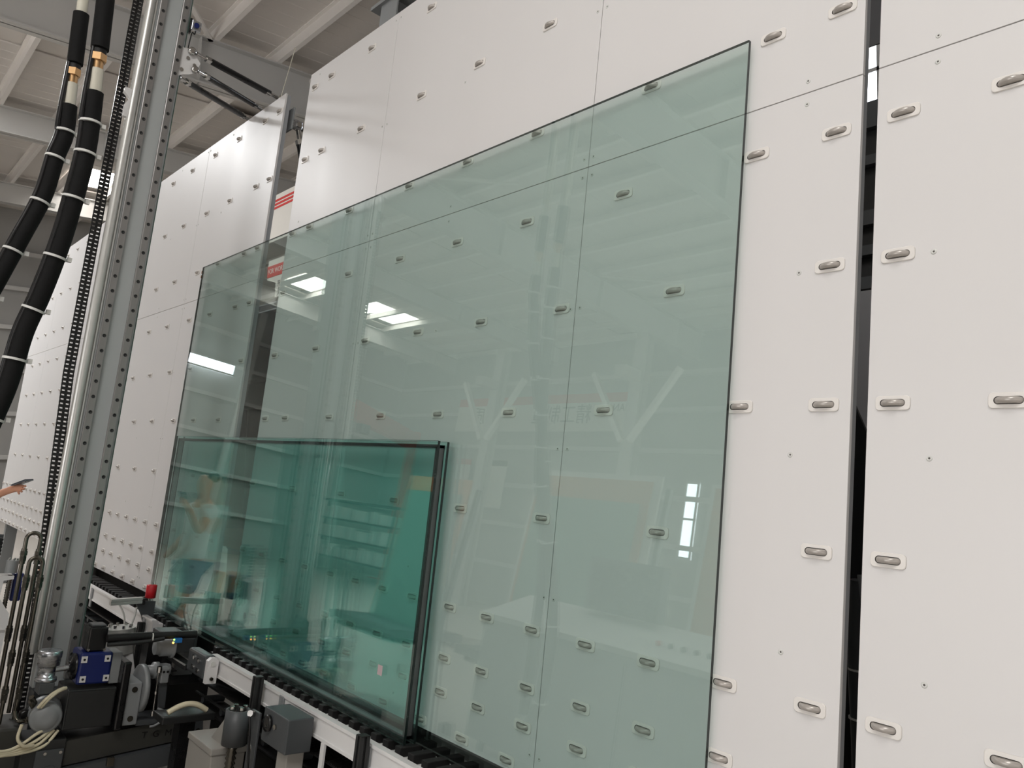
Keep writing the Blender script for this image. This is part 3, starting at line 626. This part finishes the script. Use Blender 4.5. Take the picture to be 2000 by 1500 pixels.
bm1 = hd.part('cross_beam', MB().obox((X0-.1, -.582, .775), (X0-.1, -.515, .10), .2, .12, up=(0, 1, 0)), 'olive_grey')
hd.part('lower_beam', MB().obox((X0-.08, -.70, .775), (X0-.08, -.635, .10), .24, .10, up=(0, 1, 0)), 'mid_grey')
hd.part('clamp', MB().box((X0+.04, -.655, .53), (X0+.06, -.61, .565), 0, .003), 'nickel')
hd.part('end_plate', MB().prism([(X0+.16, -.42, .25), (X0+.16, -.38, .17), (X0+.16, -.42, .13), (X0+.16, -.52, .12), (X0+.16, -.72, .165), (X0+.16, -.72, .235)], (-.015, 0, 0)), 'mid_grey')
for v, n in ((-.43, .215), (-.49, .15), (-.56, .20)): hd.part('bolt', MB().cyl((X0+.16, v, n), (X0+.167, v, n), .012, seg=8), 'nickel')
bb = hd.part('base_box', MB().box((X0-.2, -.88, .765), (X0+.02, -.50, .965), 0, .006), 'dark_grey')
hd.part('cover_plate', MB().box((X0+.02, -.64, .775), (X0+.03, -.545, .90), 0, .002), 'mid_grey', bb)
hd.part('round_cover', MB().cyl((X0+.02, -.665, .83), (X0+.035, -.665, .83), .045, seg=24), 'mid_grey', bb)
for n in (.79, .86): hd.part('bolt', MB().cyl((X0+.03, -.56, n), (X0+.036, -.56, n), .008, seg=8), 'chrome', bb)
tx = text('lettering', 'T  G  M  A', .05, 'black_rubber', hd.o, Vector((X0+.0015, -.535, .28))-hd.b, (0, math.radians(90), 0), .0006)
tx.rotation_euler = (math.radians(5.5), math.radians(90), 0)
tb2 = Thing('nozzle_cable', 'thick black cable tube with a lit blue sensor across the machine', 'cable', (X0+.05, 0, .65))
tb2.part('tube', MB().tube([(X0+.03, -.005, .66), (X0+.03, .0, .5), (X0+.03, .0, .35), (X0+.03, .0, .19)], .021, 12), 'black_rubber')
tb2.part('tube', MB().tube([(X0+.04, -.035, .655), (X0+.045, -.03, .52), (X0+.045, -.02, .42), (X0+.045, -.012, .37)], .012, 10), 'dark_grey')
tb2.part('cable_tie', MB().lathe((X0+.033, -.008, .43), (0, 0, 1), [(0, .027), (.006, .027)], 14), 'tie_white')
bs = tb2.part('sensor', MB().box((X0+.045, -.038, .275), (X0+.065, -.012, .318), 0, .003), 'cyan_plastic')
tb2.part('indicator', MB().cyl((X0+.065, -.018, .322), (X0+.069, -.018, .322), .0045, seg=8), 'led_green', bs)
tb2.part('indicator', MB().cyl((X0+.065, -.034, .325), (X0+.069, -.034, .325), .0055, seg=8), 'led_amber', bs)
pc = Thing('air_cylinder', 'grey air cylinder with round flanges behind the cable tube', 'cylinder', (X0, -.09, .3))
pc.part('barrel', MB().box((X0-.12, -.11, .17), (X0-.02, -.03, .28), 0, .006), 'mid_grey')
pc.part('flange', MB().lathe((X0-.05, -.08, .28), (0, 0, 1), [(0, .062), (.012, .062), (.013, .05), (.07, .05), (.071, .04), (.1, .04)], 28), 'grey_paint')
pc.part('body_block', MB().box((X0-.36, -.11, .17), (X0-.12, -.03, .30), 0, .008), 'dark_grey')
pc.part('mount', MB().box((X0-.38, -.86, .20), (X0-.27, -.10, .34)), 'black_gloss')
gr_ = Thing('guide_rail', 'short dark slotted guide rail slanting below the air cylinder', 'rail', (-4.5, -.16, .23))
gr_.part('rail_body', MB().box((-5.15, -.175, .205), (-4.48, -.145, .26), 0, .003), 'dark_grey')
for n in (.204, .261): gr_.part('edge_strip', MB().box((-5.15, -.15, n-.002), (-4.48, -.142, n+.002)), 'alu')
gr_.part('bracket', MB().box((-4.86, -.86, .21), (-4.815, -.175, .255)), 'dark_grey')
# end bracket of the conveyor
eb = Thing('end_bracket', 'dark drilled end bracket with a white tab on the conveyor end', 'bracket', (-4.3, -.15, .22))
eb.part('plate', MB().box((-4.46, -.165, .2), (-4.22, -.045, .262), 0, .012), 'mid_grey')
for x, v in ((-4.37, -.08), (-4.30, -.085), (-4.37, -.13), (-4.30, -.135)):
    eb.part('slot', MB().box((x-.02, v-.012, .2621), (x+.006, v+.012, .2635)), 'black_rubber'); eb.part('bolt', MB().cyl((x+.008, v, .262), (x+.008, v, .268), .010, seg=10), 'chrome')
eb.part('tab', MB().prism([(-4.2, -.175, .205), (-4.2, -.175, .262), (-4.2, -.06, .262), (-4.2, -.045, .245), (-4.2, -.045, .222), (-4.2, -.06, .205)], (.03, 0, 0)), 'white_paint')
eb.part('bolt', MB().cyl((-4.17, -.075, .234), (-4.165, -.075, .234), .013, seg=14), 'tie_white'); eb.part('bolt', MB().cyl((-4.17, -.15, .234), (-4.16, -.15, .234), .010, seg=6), 'nickel')
# rigid tubes with U bends beside the chain
def utube(label, x, n0, n1, vt, vb, joints):
    t = Thing('hydraulic_tube', label, 'pipe', (x, vb, n1)); r = (n1-n0)/2
    pts = [(x, vb, n1), (x, vt-r, n1)]+[(x, vt-r+r*math.sin(a), (n0+n1)/2+r*math.cos(a)) for a in [math.pi*k/10 for k in range(1, 10)]]+[(x, vt-r, n0), (x, vb+.02, n0)]
    t.part('pipe', MB().tube(pts, .0105, 12, 0, 1), 'nickel')
    for n in (n0, n1):
        for v in joints:
            t.part('union_nut', MB().cyl((x, v-.03, n), (x, v-.004, n), .017, seg=6).cyl((x, v, n), (x, v+.022, n), .0185, seg=6).cyl((x, v-.045, n), (x, v+.035, n), .0145, seg=10), 'nickel')
    return t
utube('taller chrome U-bent pipe standing beside the chain', -4.88, .99, 1.058, .50, -.45, (.38, -.02))
utube('shorter chrome U-bent pipe in front of the taller one', -4.76, .985, 1.048, .385, -.45, (.26, -.12, -.30))
vb_ = Thing('valve_manifold', 'dark valve manifold at the foot of the U-bent pipes', 'manifold', (-4.8, -.86, 1.0))
vb_.part('block', MB().box((-4.96, -.87, .955), (-4.68, -.455, 1.12), 0, .01), 'olive_grey')
vb_.part('pipe', MB().tube([(-4.70, -.38, 1.0), (-4.66, -.41, .99), (-4.66, -.415, .95), (-4.66, -.415, .92)], .0105, 10), 'nickel'); vb_.part('union_nut', MB().cyl((-4.66, -.415, .955), (-4.66, -.415, .92), .017, seg=6), 'nickel')
vb_.part('knob', MB().lathe((-4.72, -.40, .95), (1, 0, 0), [(0, .03), (.03, .03), (.034, .022)], 14), 'black_gloss')
# ================================================================ drive units further along the left conveyor
du = Thing('drive_unit', 'white drive bracket with a grey cylinder at the left edge', 'drive', (-6.0, -.3, .88))
du.part('bracket', MB().prism([(-6.0, .12, .955), (-6.0, .12, .87), (-6.0, .10, .87), (-6.0, .09, .925), (-6.0, -.02, .93), (-6.0, -.12, .86), (-6.0, -.22, .85), (-6.0, -.22, .95), (-6.0, -.06, .965)], (-.12, 0, 0)), 'white_paint')
du.part('foot', MB().box((-6.14, -.85, .86), (-6.02, -.22, .95)), 'white_paint')
du.part('cylinder', MB().cyl((-6.05, .135, .885), (-6.05, .215, .885), .036, seg=20), 'grey_paint')
for k in range(5): du.part('bolt', MB().cyl((-6.05+.026*math.cos(k*1.256), .215, .885+.026*math.sin(k*1.256)), (-6.05+.026*math.cos(k*1.256), .228, .885+.026*math.sin(k*1.256)), .006, seg=6), 'chrome')
du.part('screw_spindle', MB().lathe((-6.02, -.1, .89), (0, 1, 0), [(k*.008, .011 if k % 2 else .015) for k in range(29)], 10), 'nickel')
du.part('gear_case', MB().box((-6.16, -.05, .80), (-6.06, .13, .86), 0, .01), 'blue_paint')
dw = Thing('plate_chain', 'dark link chain hanging at the far left edge', 'chain', (-6.2, -.2, .98))
lk = MB(); v = .33
while v > -.25: lk.box((-6.24, v, .945), (-6.14, v+.014, .995), 0); lk.box((-6.2, v-.01, .955), (-6.18, v, .985)); v -= .024
dw.part('links', lk, 'black_gloss'); dw.part('guide', MB().box((-6.26, -.84, .93), (-6.245, .36, 1.0)), 'mid_grey')
om = Thing('orange_motor', 'orange drive motor half hidden by the mast', 'motor', (-6.0, -.1, .66))
om.part('body', MB().cyl((-6.02, .015, .665), (-6.02, .17, .69), .045, seg=24), 'orange_paint'); om.part('flange', MB().cyl((-6.02, .0, .663), (-6.02, .015, .665), .06, seg=20), 'mid_grey'); om.part('pedestal', MB().box((-6.08, -.85, .62), (-5.96, 0, .70)), 'dark_grey')
wc = Thing('lift_cylinder', 'wide pale grey lift cylinder with bolted top beside the conveyor', 'cylinder', (-5.1, -.12, .44))
wc.part('barrel', MB().cyl((-5.12, -.2, .42), (-5.12, -.055, .435), .085, seg=32), 'alu')
for k in range(8): wc.part('bolt', MB().cyl((-5.12+.06*math.cos(k*.785), -.055, .435+.06*math.sin(k*.785)), (-5.12+.06*math.cos(k*.785), -.038, .435+.06*math.sin(k*.785)), .009, seg=6), 'chrome')
wc.part('stand', MB().prism([(-5.05, -.85, .5), (-5.05, -.2, .5), (-5.05, -.2, .36), (-5.05, -.42, .3), (-5.05, -.85, .3)], (-.14, 0, 0)), 'white_paint')
# ================================================================ lead-screw lift in front of the right conveyor
ls = Thing('lead_screw_lift', 'grey lead-screw lift with a white box in front of the conveyor', 'lift', (-3.6, -.85, .36))
ls.part('motor_box', MB().box((-3.86, -.86, .27), (-3.58, -.335, .43), 0, .006), 'shaded_white')
ls.part('box_lid', MB().box((-3.865, -.335, .265), (-3.575, -.305, .435), 0, .004), 'shaded_white')
ls.part('gusset', MB().prism([(-3.74, -.305, .36), (-3.58, -.305, .36), (-3.58, -.15, .36)], (0, 0, .012)), 'shaded_white')
hs = ls.part('nut_housing', MB().lathe((-3.52, -.275, .36), (0, 1, 0), [(0, .03), (0, .055), (.15, .055), (.15, .043), (.13, .042), (.13, .02)], 28), 'mid_grey')
for k in range(4): ls.part('bolt', MB().cyl((-3.52+.03*math.cos(k*1.57), -.145, .36+.03*math.sin(k*1.57)), (-3.52+.03*math.cos(k*1.57), -.11, .36+.03*math.sin(k*1.57)), .011, seg=6), 'chrome', hs)
ls.part('screw_spindle', MB().lathe((-3.52, -.84, .365), (0, 1, 0), [(k*.011, .017 if k % 2 else .024) for k in range(52)], 12), 'nickel')
sl = MB().box((-3.425, -.85, .33), (-3.345, -.10, .342), 0, .003); ls.part('slotted_plate', sl, 'mid_grey')
for v in (-.25, -.33, -.42): ls.part('slot', MB().obox((-3.405, v+.02, .3425), (-3.375, v-.02, .3425), .009, .0012, up=(0, 0, 1)), 'chrome')
ls.part('carrier_block', MB().box((-3.33, -.205, .21), (-3.10, -.065, .33), 0, .005), 'mid_grey')
ls.part('clamp_ring', MB().lathe((-3.27, -.12, .33), (0, 0, 1), [(0, .02), (0, .034), (.014, .034), (.014, .02)], 18), 'black_gloss')
ls.part('bolt', MB().cyl((-3.205, -.12, .33), (-3.205, -.12, .338), .012, seg=8), 'chrome')
ls.part('sensor', MB().cyl((-3.40, -.115, .342), (-3.38, -.105, .37), .014, seg=10), 'chrome')
ls.part('cable', MB().tube([(-3.385, -.115, .37), (-3.35, -.16, .375), (-3.34, -.26, .37), (-3.33, -.34, .37), (-3.37, -.45, .37), (-3.42, -.6, .37)], .005, 8), 'black_rubber')
ls.part('foot_plate', MB().box((-3.88, -.875, .22), (-3.06, -.855, .46)), 'dark_grey')
ls.part('white_leg', MB().box((-3.22, -.86, .22), (-3.13, -.21, .30), 0, .004), 'shaded_white')
cl = Thing('conveyor_clip', 'white bent clip under the toothed belt', 'clip', (-2.98, -.3, .22))
cl.part('clip', MB().prism([(-3.05, -.26, .2), (-3.0, -.26, .2), (-3.0, -.31, .2), (-2.94, -.31, .2), (-2.93, -.38, .2), (-2.96, -.40, .2), (-3.05, -.34, .2)], (0, 0, .03)), 'white_paint')
cl.part('hanger', MB().box((-3.04, -.26, .19), (-3.01, -.15, .2)), 'white_paint')
yh = single('hose_bow', 'short cream hose bow beside the drilled bracket', 'hose', MB().tube([(-4.2, -.31, .42), (-4.2, -.285, .37), (-4.2, -.275, .32), (-4.2, -.285, .27), (-4.2, -.315, .22)], .014, 12), 'cream_hose', (-4.2, -.31, .42))
vh = Thing('valve_shelf', 'dark valve shelf carrying the cream hose bow', 'shelf', (-4.25, -.86, .32))
vh.part('shelf', MB().box((-4.32, -.36, .18), (-4.17, -.325, .45), 0, .004), 'dark_grey'); vh.part('post', MB().box((-4.30, -.84, .26), (-4.22, -.36, .34)), 'black_gloss')

# ================================================================ person at the left edge, phone in hand
def skin_mesh(name, verts, edges, radii, root, mtl, parent, loc, sub=2):
    me = bpy.data.meshes.new(name); me.from_pydata([tuple(v) for v in verts], edges, []); o = bpy.data.objects.new(name, me); COL.objects.link(o)
    md = o.modifiers.new('skin', 'SKIN'); md.use_smooth_shade = True
    for i, r in enumerate(radii):
        sv = me.skin_vertices[0].data[i]; sv.radius = (r, r) if not isinstance(r, tuple) else r; sv.use_root = (i == root)
    o.modifiers.new('sub', 'SUBSURF').levels = sub
    dg = bpy.context.evaluated_depsgraph_get(); nm = bpy.data.meshes.new_from_object(o.evaluated_get(dg)); bpy.data.objects.remove(o)
    nm.materials.clear(); nm.materials.append(MATS[mtl]); nm.polygons.foreach_set('use_smooth', [True]*len(nm.polygons))
    r = bpy.data.objects.new(name, nm); COL.objects.link(r); r.parent = parent; r.location = loc; return r
PB = Vector((-7.75, -1.08, 0))
pe = bpy.data.objects.new('person', None); COL.objects.link(pe); pe.location = PB
pe['label'] = 'person in a white T-shirt reaching in from the left edge with a phone'; pe['category'] = 'person'
# local axes: +x to the right of the picture, +y towards the roller wall
H = Vector((.53, .40, 1.475))    # wrist-hand centre
V = [(0, 0, .98), (0, 0, 1.12), (0, .01, 1.28), (0, .0, 1.44), (0, .02, 1.53), (0, .04, 1.60), (0, .05, 1.68), (0, .04, 1.77),       # 0-7 spine, neck, head
     (.19, 0, 1.43), (.30, .10, 1.22), H+Vector((-.10, -.10, -.05)), H+Vector((-.03, -.02, -.01)), H+Vector((.03, .02, .01)),                  # 8-12 right arm to palm
     (-.19, 0, 1.43), (-.24, .0, 1.18), (-.22, .12, .98), (-.21, .17, .91),                                                          # 13-16 left arm
     (.095, 0, .92), (.10, .02, .52), (.10, -.02, .10), (.10, .12, .04),                                                             # 17-20
     (-.095, 0, .92), (-.10, .02, .52), (-.10, -.02, .10), (-.10, .12, .04)]
Eg = [(0, 1), (1, 2), (2, 3), (3, 4), (4, 5), (5, 6), (6, 7), (3, 8), (8, 9), (9, 10), (10, 11), (11, 12), (3, 13), (13, 14), (14, 15), (15, 16), (0, 17), (17, 18), (18, 19), (19, 20), (0, 21), (21, 22), (22, 23), (23, 24)]
Rd = [(.15, .11), (.14, .10), (.155, .11), (.13, .09), .052, .065, .088, .06, .06, .042, .033, (.022, .028), (.018, .034), .06, .042, .032, (.02, .036), .085, .058, .042, .035, .085, .058, .042, .035]
# fingers: index to little curl round the phone from below, thumb on top
def fing(base, pts, r):
    i0 = len(V)
    for k, p in enumerate(pts): V.append(tuple(H+Vector(p))); Rd.append(r*(1-.08*k))
    Eg.append((base, i0)); [Eg.append((i0+k, i0+k+1)) for k in range(len(pts)-1)]
fing(12, [(.055, .045, .022), (.085, .055, .020), (.108, .050, .026)], .0092)
fing(12, [(.055, .040, .004), (.088, .046, -.002), (.112, .040, .008)], .0095)
fing(12, [(.050, .030, -.014), (.082, .034, -.022), (.104, .026, -.014)], .0092)
fing(12, [(.042, .018, -.030), (.066, .020, -.038), (.084, .012, -.032)], .0082)
fing(11, [(.0, .0, .030), (.03, .02, .048), (.055, .035, .050)], .0105)
skin_mesh('body', V, Eg, Rd, 0, 'skin', pe, (0, 0, 0))
sv = [(0, 0, .86), (0, 0, 1.06), (0, .01, 1.28), (0, .0, 1.43), (.19, 0, 1.43), (.255, .055, 1.305), (-.19, 0, 1.43), (-.22, .0, 1.27)]
skin_mesh('t_shirt', sv, [(0, 1), (1, 2), (2, 3), (3, 4), (4, 5), (3, 6), (6, 7)], [(.185, .145), (.175, .135), (.178, .132), (.145, .10), .082, .075, .082, .075], 0, 'shirt_white', pe, (0, 0, 0))
sh_ = [(0, 0, 1.0), (.10, 0, .86), (.105, .01, .62), (-.10, 0, .86), (-.105, .01, .62)]
skin_mesh('shorts', sh_, [(0, 1), (1, 2), (0, 3), (3, 4)], [(.165, .13), .118, .095, .118, .095], 0, 'shorts_grey', pe, (0, 0, 0))
hr = skin_mesh('hair', [(0, .02, 1.70), (0, .005, 1.76), (0, .03, 1.80)], [(0, 1), (1, 2)], [(.086, .09), (.088, .092), .05], 0, 'hair_dark', pe, (0, -.012, .0))
ft = Thing('phone', 'slim dark phone held out in the hand at the left edge', 'phone', tuple(PB+H), 'W')
d = Vector((.82, .46, .30)).normalized(); s_ = d.cross(Vector((0, 0, 1))).normalized(); u_ = s_.cross(d).normalized(); c0 = PB+H+d*.085+u_*.027
ft.part('body', MB().obox(c0-d*.075, c0+d*.075, .072, .008, up=u_), 'phone_dark'); ft.part('case', MB().obox(c0-d*.077-u_*.0055, c0+d*.077-u_*.0055, .075, .003, up=u_), 'phone_case')
ft.part('camera_bump', MB().obox(c0+d*.045-u_*.008, c0+d*.07-u_*.008, .03, .003, up=u_), 'black_gloss')

# ================================================================ console added outside the frame to shade the low machine, mirrored in the sheet
oc = Thing('shade_console', 'pale added console shading the low machine, mirrored faintly in the large sheet', 'console', (-3.6, -2.5, 0), 'W')
oc.part('cabinet', MB().box((-4.9, -2.75, .1), (-2.7, -2.3, 1.0), 0, .015), 'laminate_grey')
for xx in (-4.18, -3.44): oc.part('door_gap', MB().box((xx, -2.299, .14), (xx+.008, -2.2975, .96)), 'dark_grey')
oc.part('desk_top', MB().prism([(-4.92, -2.78, 1.0), (-4.92, -2.28, 1.0), (-4.92, -2.28, 1.04), (-4.92, -2.78, 1.22)], (2.24, 0, 0)), 'white_paint')
oc.part('screen_box', MB().box((-4.2, -2.76, 1.22), (-3.5, -2.66, 1.62), 0, .01), 'mid_grey')
oc.part('screen', MB().box((-4.16, -2.66, 1.26), (-3.54, -2.657, 1.58)), 'black_gloss')
for k in range(5): oc.part('button', MB().cyl((-3.3+.1*k, -2.45, 1.11), (-3.3+.1*k, -2.44, 1.13), .018, seg=12), 'red_rubber' if k == 0 else 'mid_grey')
for xx in (-4.8, -2.85):
    for yy in (-2.7, -2.4): oc.part('foot', MB().cyl((xx, yy, 0), (xx, yy, .1), .03, seg=12), 'black_rubber')

# ================================================================ the other side of the hall, mirrored in the glass
def wcol(label, x, y):
    t = Thing('steel_column', label, 'column', (x, y, 0), 'W')
    t.part('shaft', MB().box((x-.17, y-.15, .02), (x+.17, y-.13, 7.3)).box((x-.17, y+.13, .02), (x+.17, y+.15, 7.3)).box((x-.01, y-.13, .02), (x+.01, y+.13, 7.3)), 'rafter_paint')
    t.part('base_plate', MB().box((x-.25, y-.25, 0), (x+.25, y+.25, .02)), 'rafter_paint')
    for s in (-1, 1): t.part('knee_brace', MB().obox((x+s*.12, y+.2, 4.6), (x+s*1.3, y+.2, 6.3), .14, .12), 'purlin_paint')
    t.part('bracket', MB().box((x-.15, y+.15, 6.05), (x+.15, y+.75, 6.3)), 'rafter_paint')
    return t
wcol('white steel column mirrored near the middle of the large sheet', -11.9, -12.0)
wcol('white steel column mirrored left of the hose reflections', -17.1, -12.0)
wcol('white steel column mirrored at the right part of the sheet', -6.7, -12.0)
cr = Thing('jib_crane', 'orange-red jib crane arm mirrored above the small teal unit', 'crane', (-23.1, -13.6, 0), 'W')
cr.part('arm', MB().obox((-20.0, -9.1, 4.85), (-23.1, -13.6, 4.85), .3, .55, up=(0, 0, 1)), 'crane_red'); cr.part('post', MB().cyl((-23.1, -13.6, .03), (-23.1, -13.6, 5.2), .18, seg=20), 'crane_red')
cr.part('foot_plate', MB().box((-23.5, -13.98, 0), (-22.7, -13.2, .03)), 'crane_red'); cr.part('hoist', MB().box((-20.7, -10.1, 4.3), (-20.4, -9.8, 4.57)), 'dark_grey')
bn = Thing('wall_banner', 'long white banner with red top band and dark lettering on the opposite wall', 'banner', (-17.3, YF+.2, 5.4), 'W')
bn.part('cloth', MB().box((-21.4, YF+.2, 5.35), (-13.3, YF+.22, 6.45)), 'banner_white'); bn.part('red_band', MB().box((-21.4, YF+.221, 6.2), (-13.3, YF+.226, 6.47)), 'banner_red')
text('lettering', '精工制造', .62, 'letter_dark', bn.o, (.9, .03, .42), (math.radians(90), 0, math.radians(180)))
text('lettering', '品质', .62, 'letter_dark', bn.o, (-2.6, .03, .42), (math.radians(90), 0, math.radians(180)))
text('lettering', 'JIANG', .3, 'letter_dark', bn.o, (3.1, .03, .62), (math.radians(90), 0, math.radians(180)))
def aframe(label, x0, x1, y, h, mats):
    t = Thing('glass_rack', label, 'rack', ((x0+x1)/2, y, 0), 'W'); n = len(mats)
    t.part('base', MB().box((x0-.1, y-.5, .06), (x1+.1, y+.75, .18)), 'mid_grey')
    for xx in (x0, (x0+x1)/2, x1): t.part('upright', MB().obox((xx, y-.1, .18), (xx, y-.38, h*.95), .07, .07), 'mid_grey')
    for k, (m_, s) in enumerate(mats):
        yo = .03+k*.05; t.part('sheet', MB().prism([(x0+.1*k, y+yo, .19), (x1-.12*k, y+yo, .19), (x1-.12*k, y+yo-.26*s, h*s), (x0+.1*k, y+yo-.26*s, h*s)], (0, .03, 0)), m_)
    for xx in (x0, x1): t.part('caster', MB().cyl((xx, y-.4, .03), (xx+.04, y-.4, .03), .03, seg=10).cyl((xx, y+.6, .03), (xx+.04, y+.6, .03), .03, seg=10), 'black_rubber')
    return t
aframe('rack of brown and grey boards mirrored low in the large sheet', -8.9, -6.5, -6.2, 2.9, [('rafter_paint', 1), ('cork_brown', .97), ('stack_green', .86)])
aframe('rack with a pale brown board mirrored at the right of the sheet', -6.0, -4.2, -6.6, 2.9, [('rafter_paint', 1), ('cork_brown', .98)])
aframe('wood-framed rack mirrored in the small teal unit', -11.6, -10.0, -5.8, 2.6, [('cork_brown', 1), ('stack_green', .9)])
sf = Thing('storage_shelf', 'storage shelf with white boxes mirrored in the small teal unit', 'shelf', (-22.0, -11.5, 0), 'W')
for x in (-24.6, -19.6):
    for y in (-11.8, -11.2): sf.part('upright', MB().box((x, y, 0), (x+.06, y+.06, 2.3)), 'dark_grey')
for z in (.5, 1.1, 1.7, 2.3): sf.part('shelf_board', MB().box((-24.6, -11.8, z), (-19.54, -11.14, z+.05)), 'dark_grey')
bxn = 0
for z in (.55, 1.15, 1.75):
    x = -24.4
    while x < -20.1:
        w = random.choice((.25, .35, .6, .8)); hh = random.uniform(.26, .42)
        bxn += 1
        tt = Thing('storage_box', 'white box on the %s board of the mirrored storage shelf' % {.55: 'lowest', 1.15: 'middle', 1.75: 'upper'}[z], 'box', (x+w/2, -11.5, z), 'W', 'white boxes on the mirrored shelf')
        tt.part('carton', MB().box((x, -11.7, z), (x+w, -11.25, z+hh), 0, .01), 'tie_white'); tt.part('lid', MB().box((x-.008, -11.71, z+hh), (x+w+.008, -11.24, z+hh+.03)), 'banner_white')
        x += w+random.uniform(.1, .3)
window(4, (XL+.27, -11.75, 2.6), (XL+.30, -11.2, 3.5), 'window_light', .03)
def sign(label, a, b, z0, z1, rows, red):
    t = Thing('notice_board', label, 'sign', ((a+b)/2, YF+.2, z0), 'W')
    t.part('board', MB().box((a, YF+.18, z0), (b, YF+.2, z1)), 'banner_white'); t.part('header', MB().box((a, YF+.201, z1-.18), (b, YF+.206, z1)), 'banner_red' if red else 'letter_dark')
    return t
sign('white notice board with a red header mirrored in the teal unit', -21.6, -20.2, 2.9, 4.4, 2, True)
sign('white notice board with a dark header mirrored in the teal unit', -19.9, -18.4, 2.9, 4.4, 2, False)
# ---------------------------------------------------------------- signs seen through the gap between the walls
fs_ = Thing('hall_sign', 'white sign with red band reading FOR WORLD in the left gap', 'sign', (-10.75, 3.0, 4.0), 'W')
fs_.part('board', MB().prism([(-11.05, 3.0, 4.27), (-11.02, 3.0, 4.56), (-10.1, 3.0, 4.56), (-10.1, 3.0, 3.98), (-10.76, 3.0, 3.98), (-10.76, 3.0, 4.2)], (0, .03, 0)), 'banner_white')
fs_.part('red_band', MB().box((-11.04, 2.994, 4.30), (-10.1, 2.999, 4.47)), 'banner_red')
text('lettering', 'FOR WORLD SE', .105, 'letter_white', fs_.o, (-.27, -.007, .385), (math.radians(90), 0, 0), .001, 'LEFT')
text('lettering', '开', .1, 'letter_dark', fs_.o, (.10, -.002, .17), (math.radians(90), 0, 0), .001); text('lettering', '上', .08, 'letter_dark', fs_.o, (.10, -.002, .09), (math.radians(90), 0, 0), .001)
text('lettering', '人', .08, 'letter_dark', fs_.o, (.10, -.002, .03), (math.radians(90), 0, 0), .001)
fs_.part('pole', MB().box((-10.2, 3.03, 0), (-10.14, 3.09, 4.5)), 'mid_grey')
wbn = Thing('hall_banner', 'cream banner with red stripes high in the left gap', 'banner', (-10.6, 3.6, 4.8), 'W')
wbn.part('cloth', MB().box((-13.6, 3.6, 5.2), (-10.6, 3.62, 5.98)), 'banner_white')
for z in (5.74, 5.8, 5.86): wbn.part('red_stripe', MB().box((-13.6, 3.594, z), (-10.6, 3.599, z+.035)), 'banner_red')
wbn.part('pole', MB().box((-10.65, 3.62, 0), (-10.6, 3.67, 5.98)), 'mid_grey'); wbn.part('pole', MB().box((-13.6, 3.62, 0), (-13.55, 3.67, 5.98)), 'mid_grey')
mk = Thing('gap_machine', 'dark grey press machine standing behind the left gap', 'machine', (-7.0, 1.9, 0), 'W')
mk.part('frame', MB().box((-8.6, 1.6, 0), (-6.4, 2.3, 3.35), 0, .02), 'hall_dark'); mk.part('head', MB().box((-8.4, 1.4, 2.5), (-6.2, 1.6, 3.2), 0, .02), 'mid_grey')
for k in range(4): mk.part('roller', MB().cyl((-7.9+.42*k, 1.38, 1.0+.12*k), (-7.9+.42*k, 1.38, 2.2), .09, seg=16), 'dark_grey')
mk.part('shelf', MB().box((-8.4, 1.2, .85), (-6.3, 1.6, .95)), 'wood'); mk.part('arm', MB().obox((-7.0, 1.3, 1.4), (-6.4, 1.3, 2.6), .12, .1), 'wood')
gc = Thing('gap_cable', 'looped black and red cable in the left gap', 'cable', (-5.0, 2.9, -.35))
gc.part('black_cable', MB().tube([(-4.98, 3.05, -.30), (-5.02, 2.98, -.32), (-4.98, 2.9, -.33), (-4.9, 2.85, -.33), (-4.93, 2.76, -.34), (-5.05, 2.68, -.36)], .008, 8), 'black_rubber')
gc.part('red_cable', MB().tube([(-4.97, 3.03, -.31), (-4.99, 2.95, -.33), (-4.95, 2.88, -.33), (-4.9, 2.80, -.34)], .006, 8), 'red_rubber')
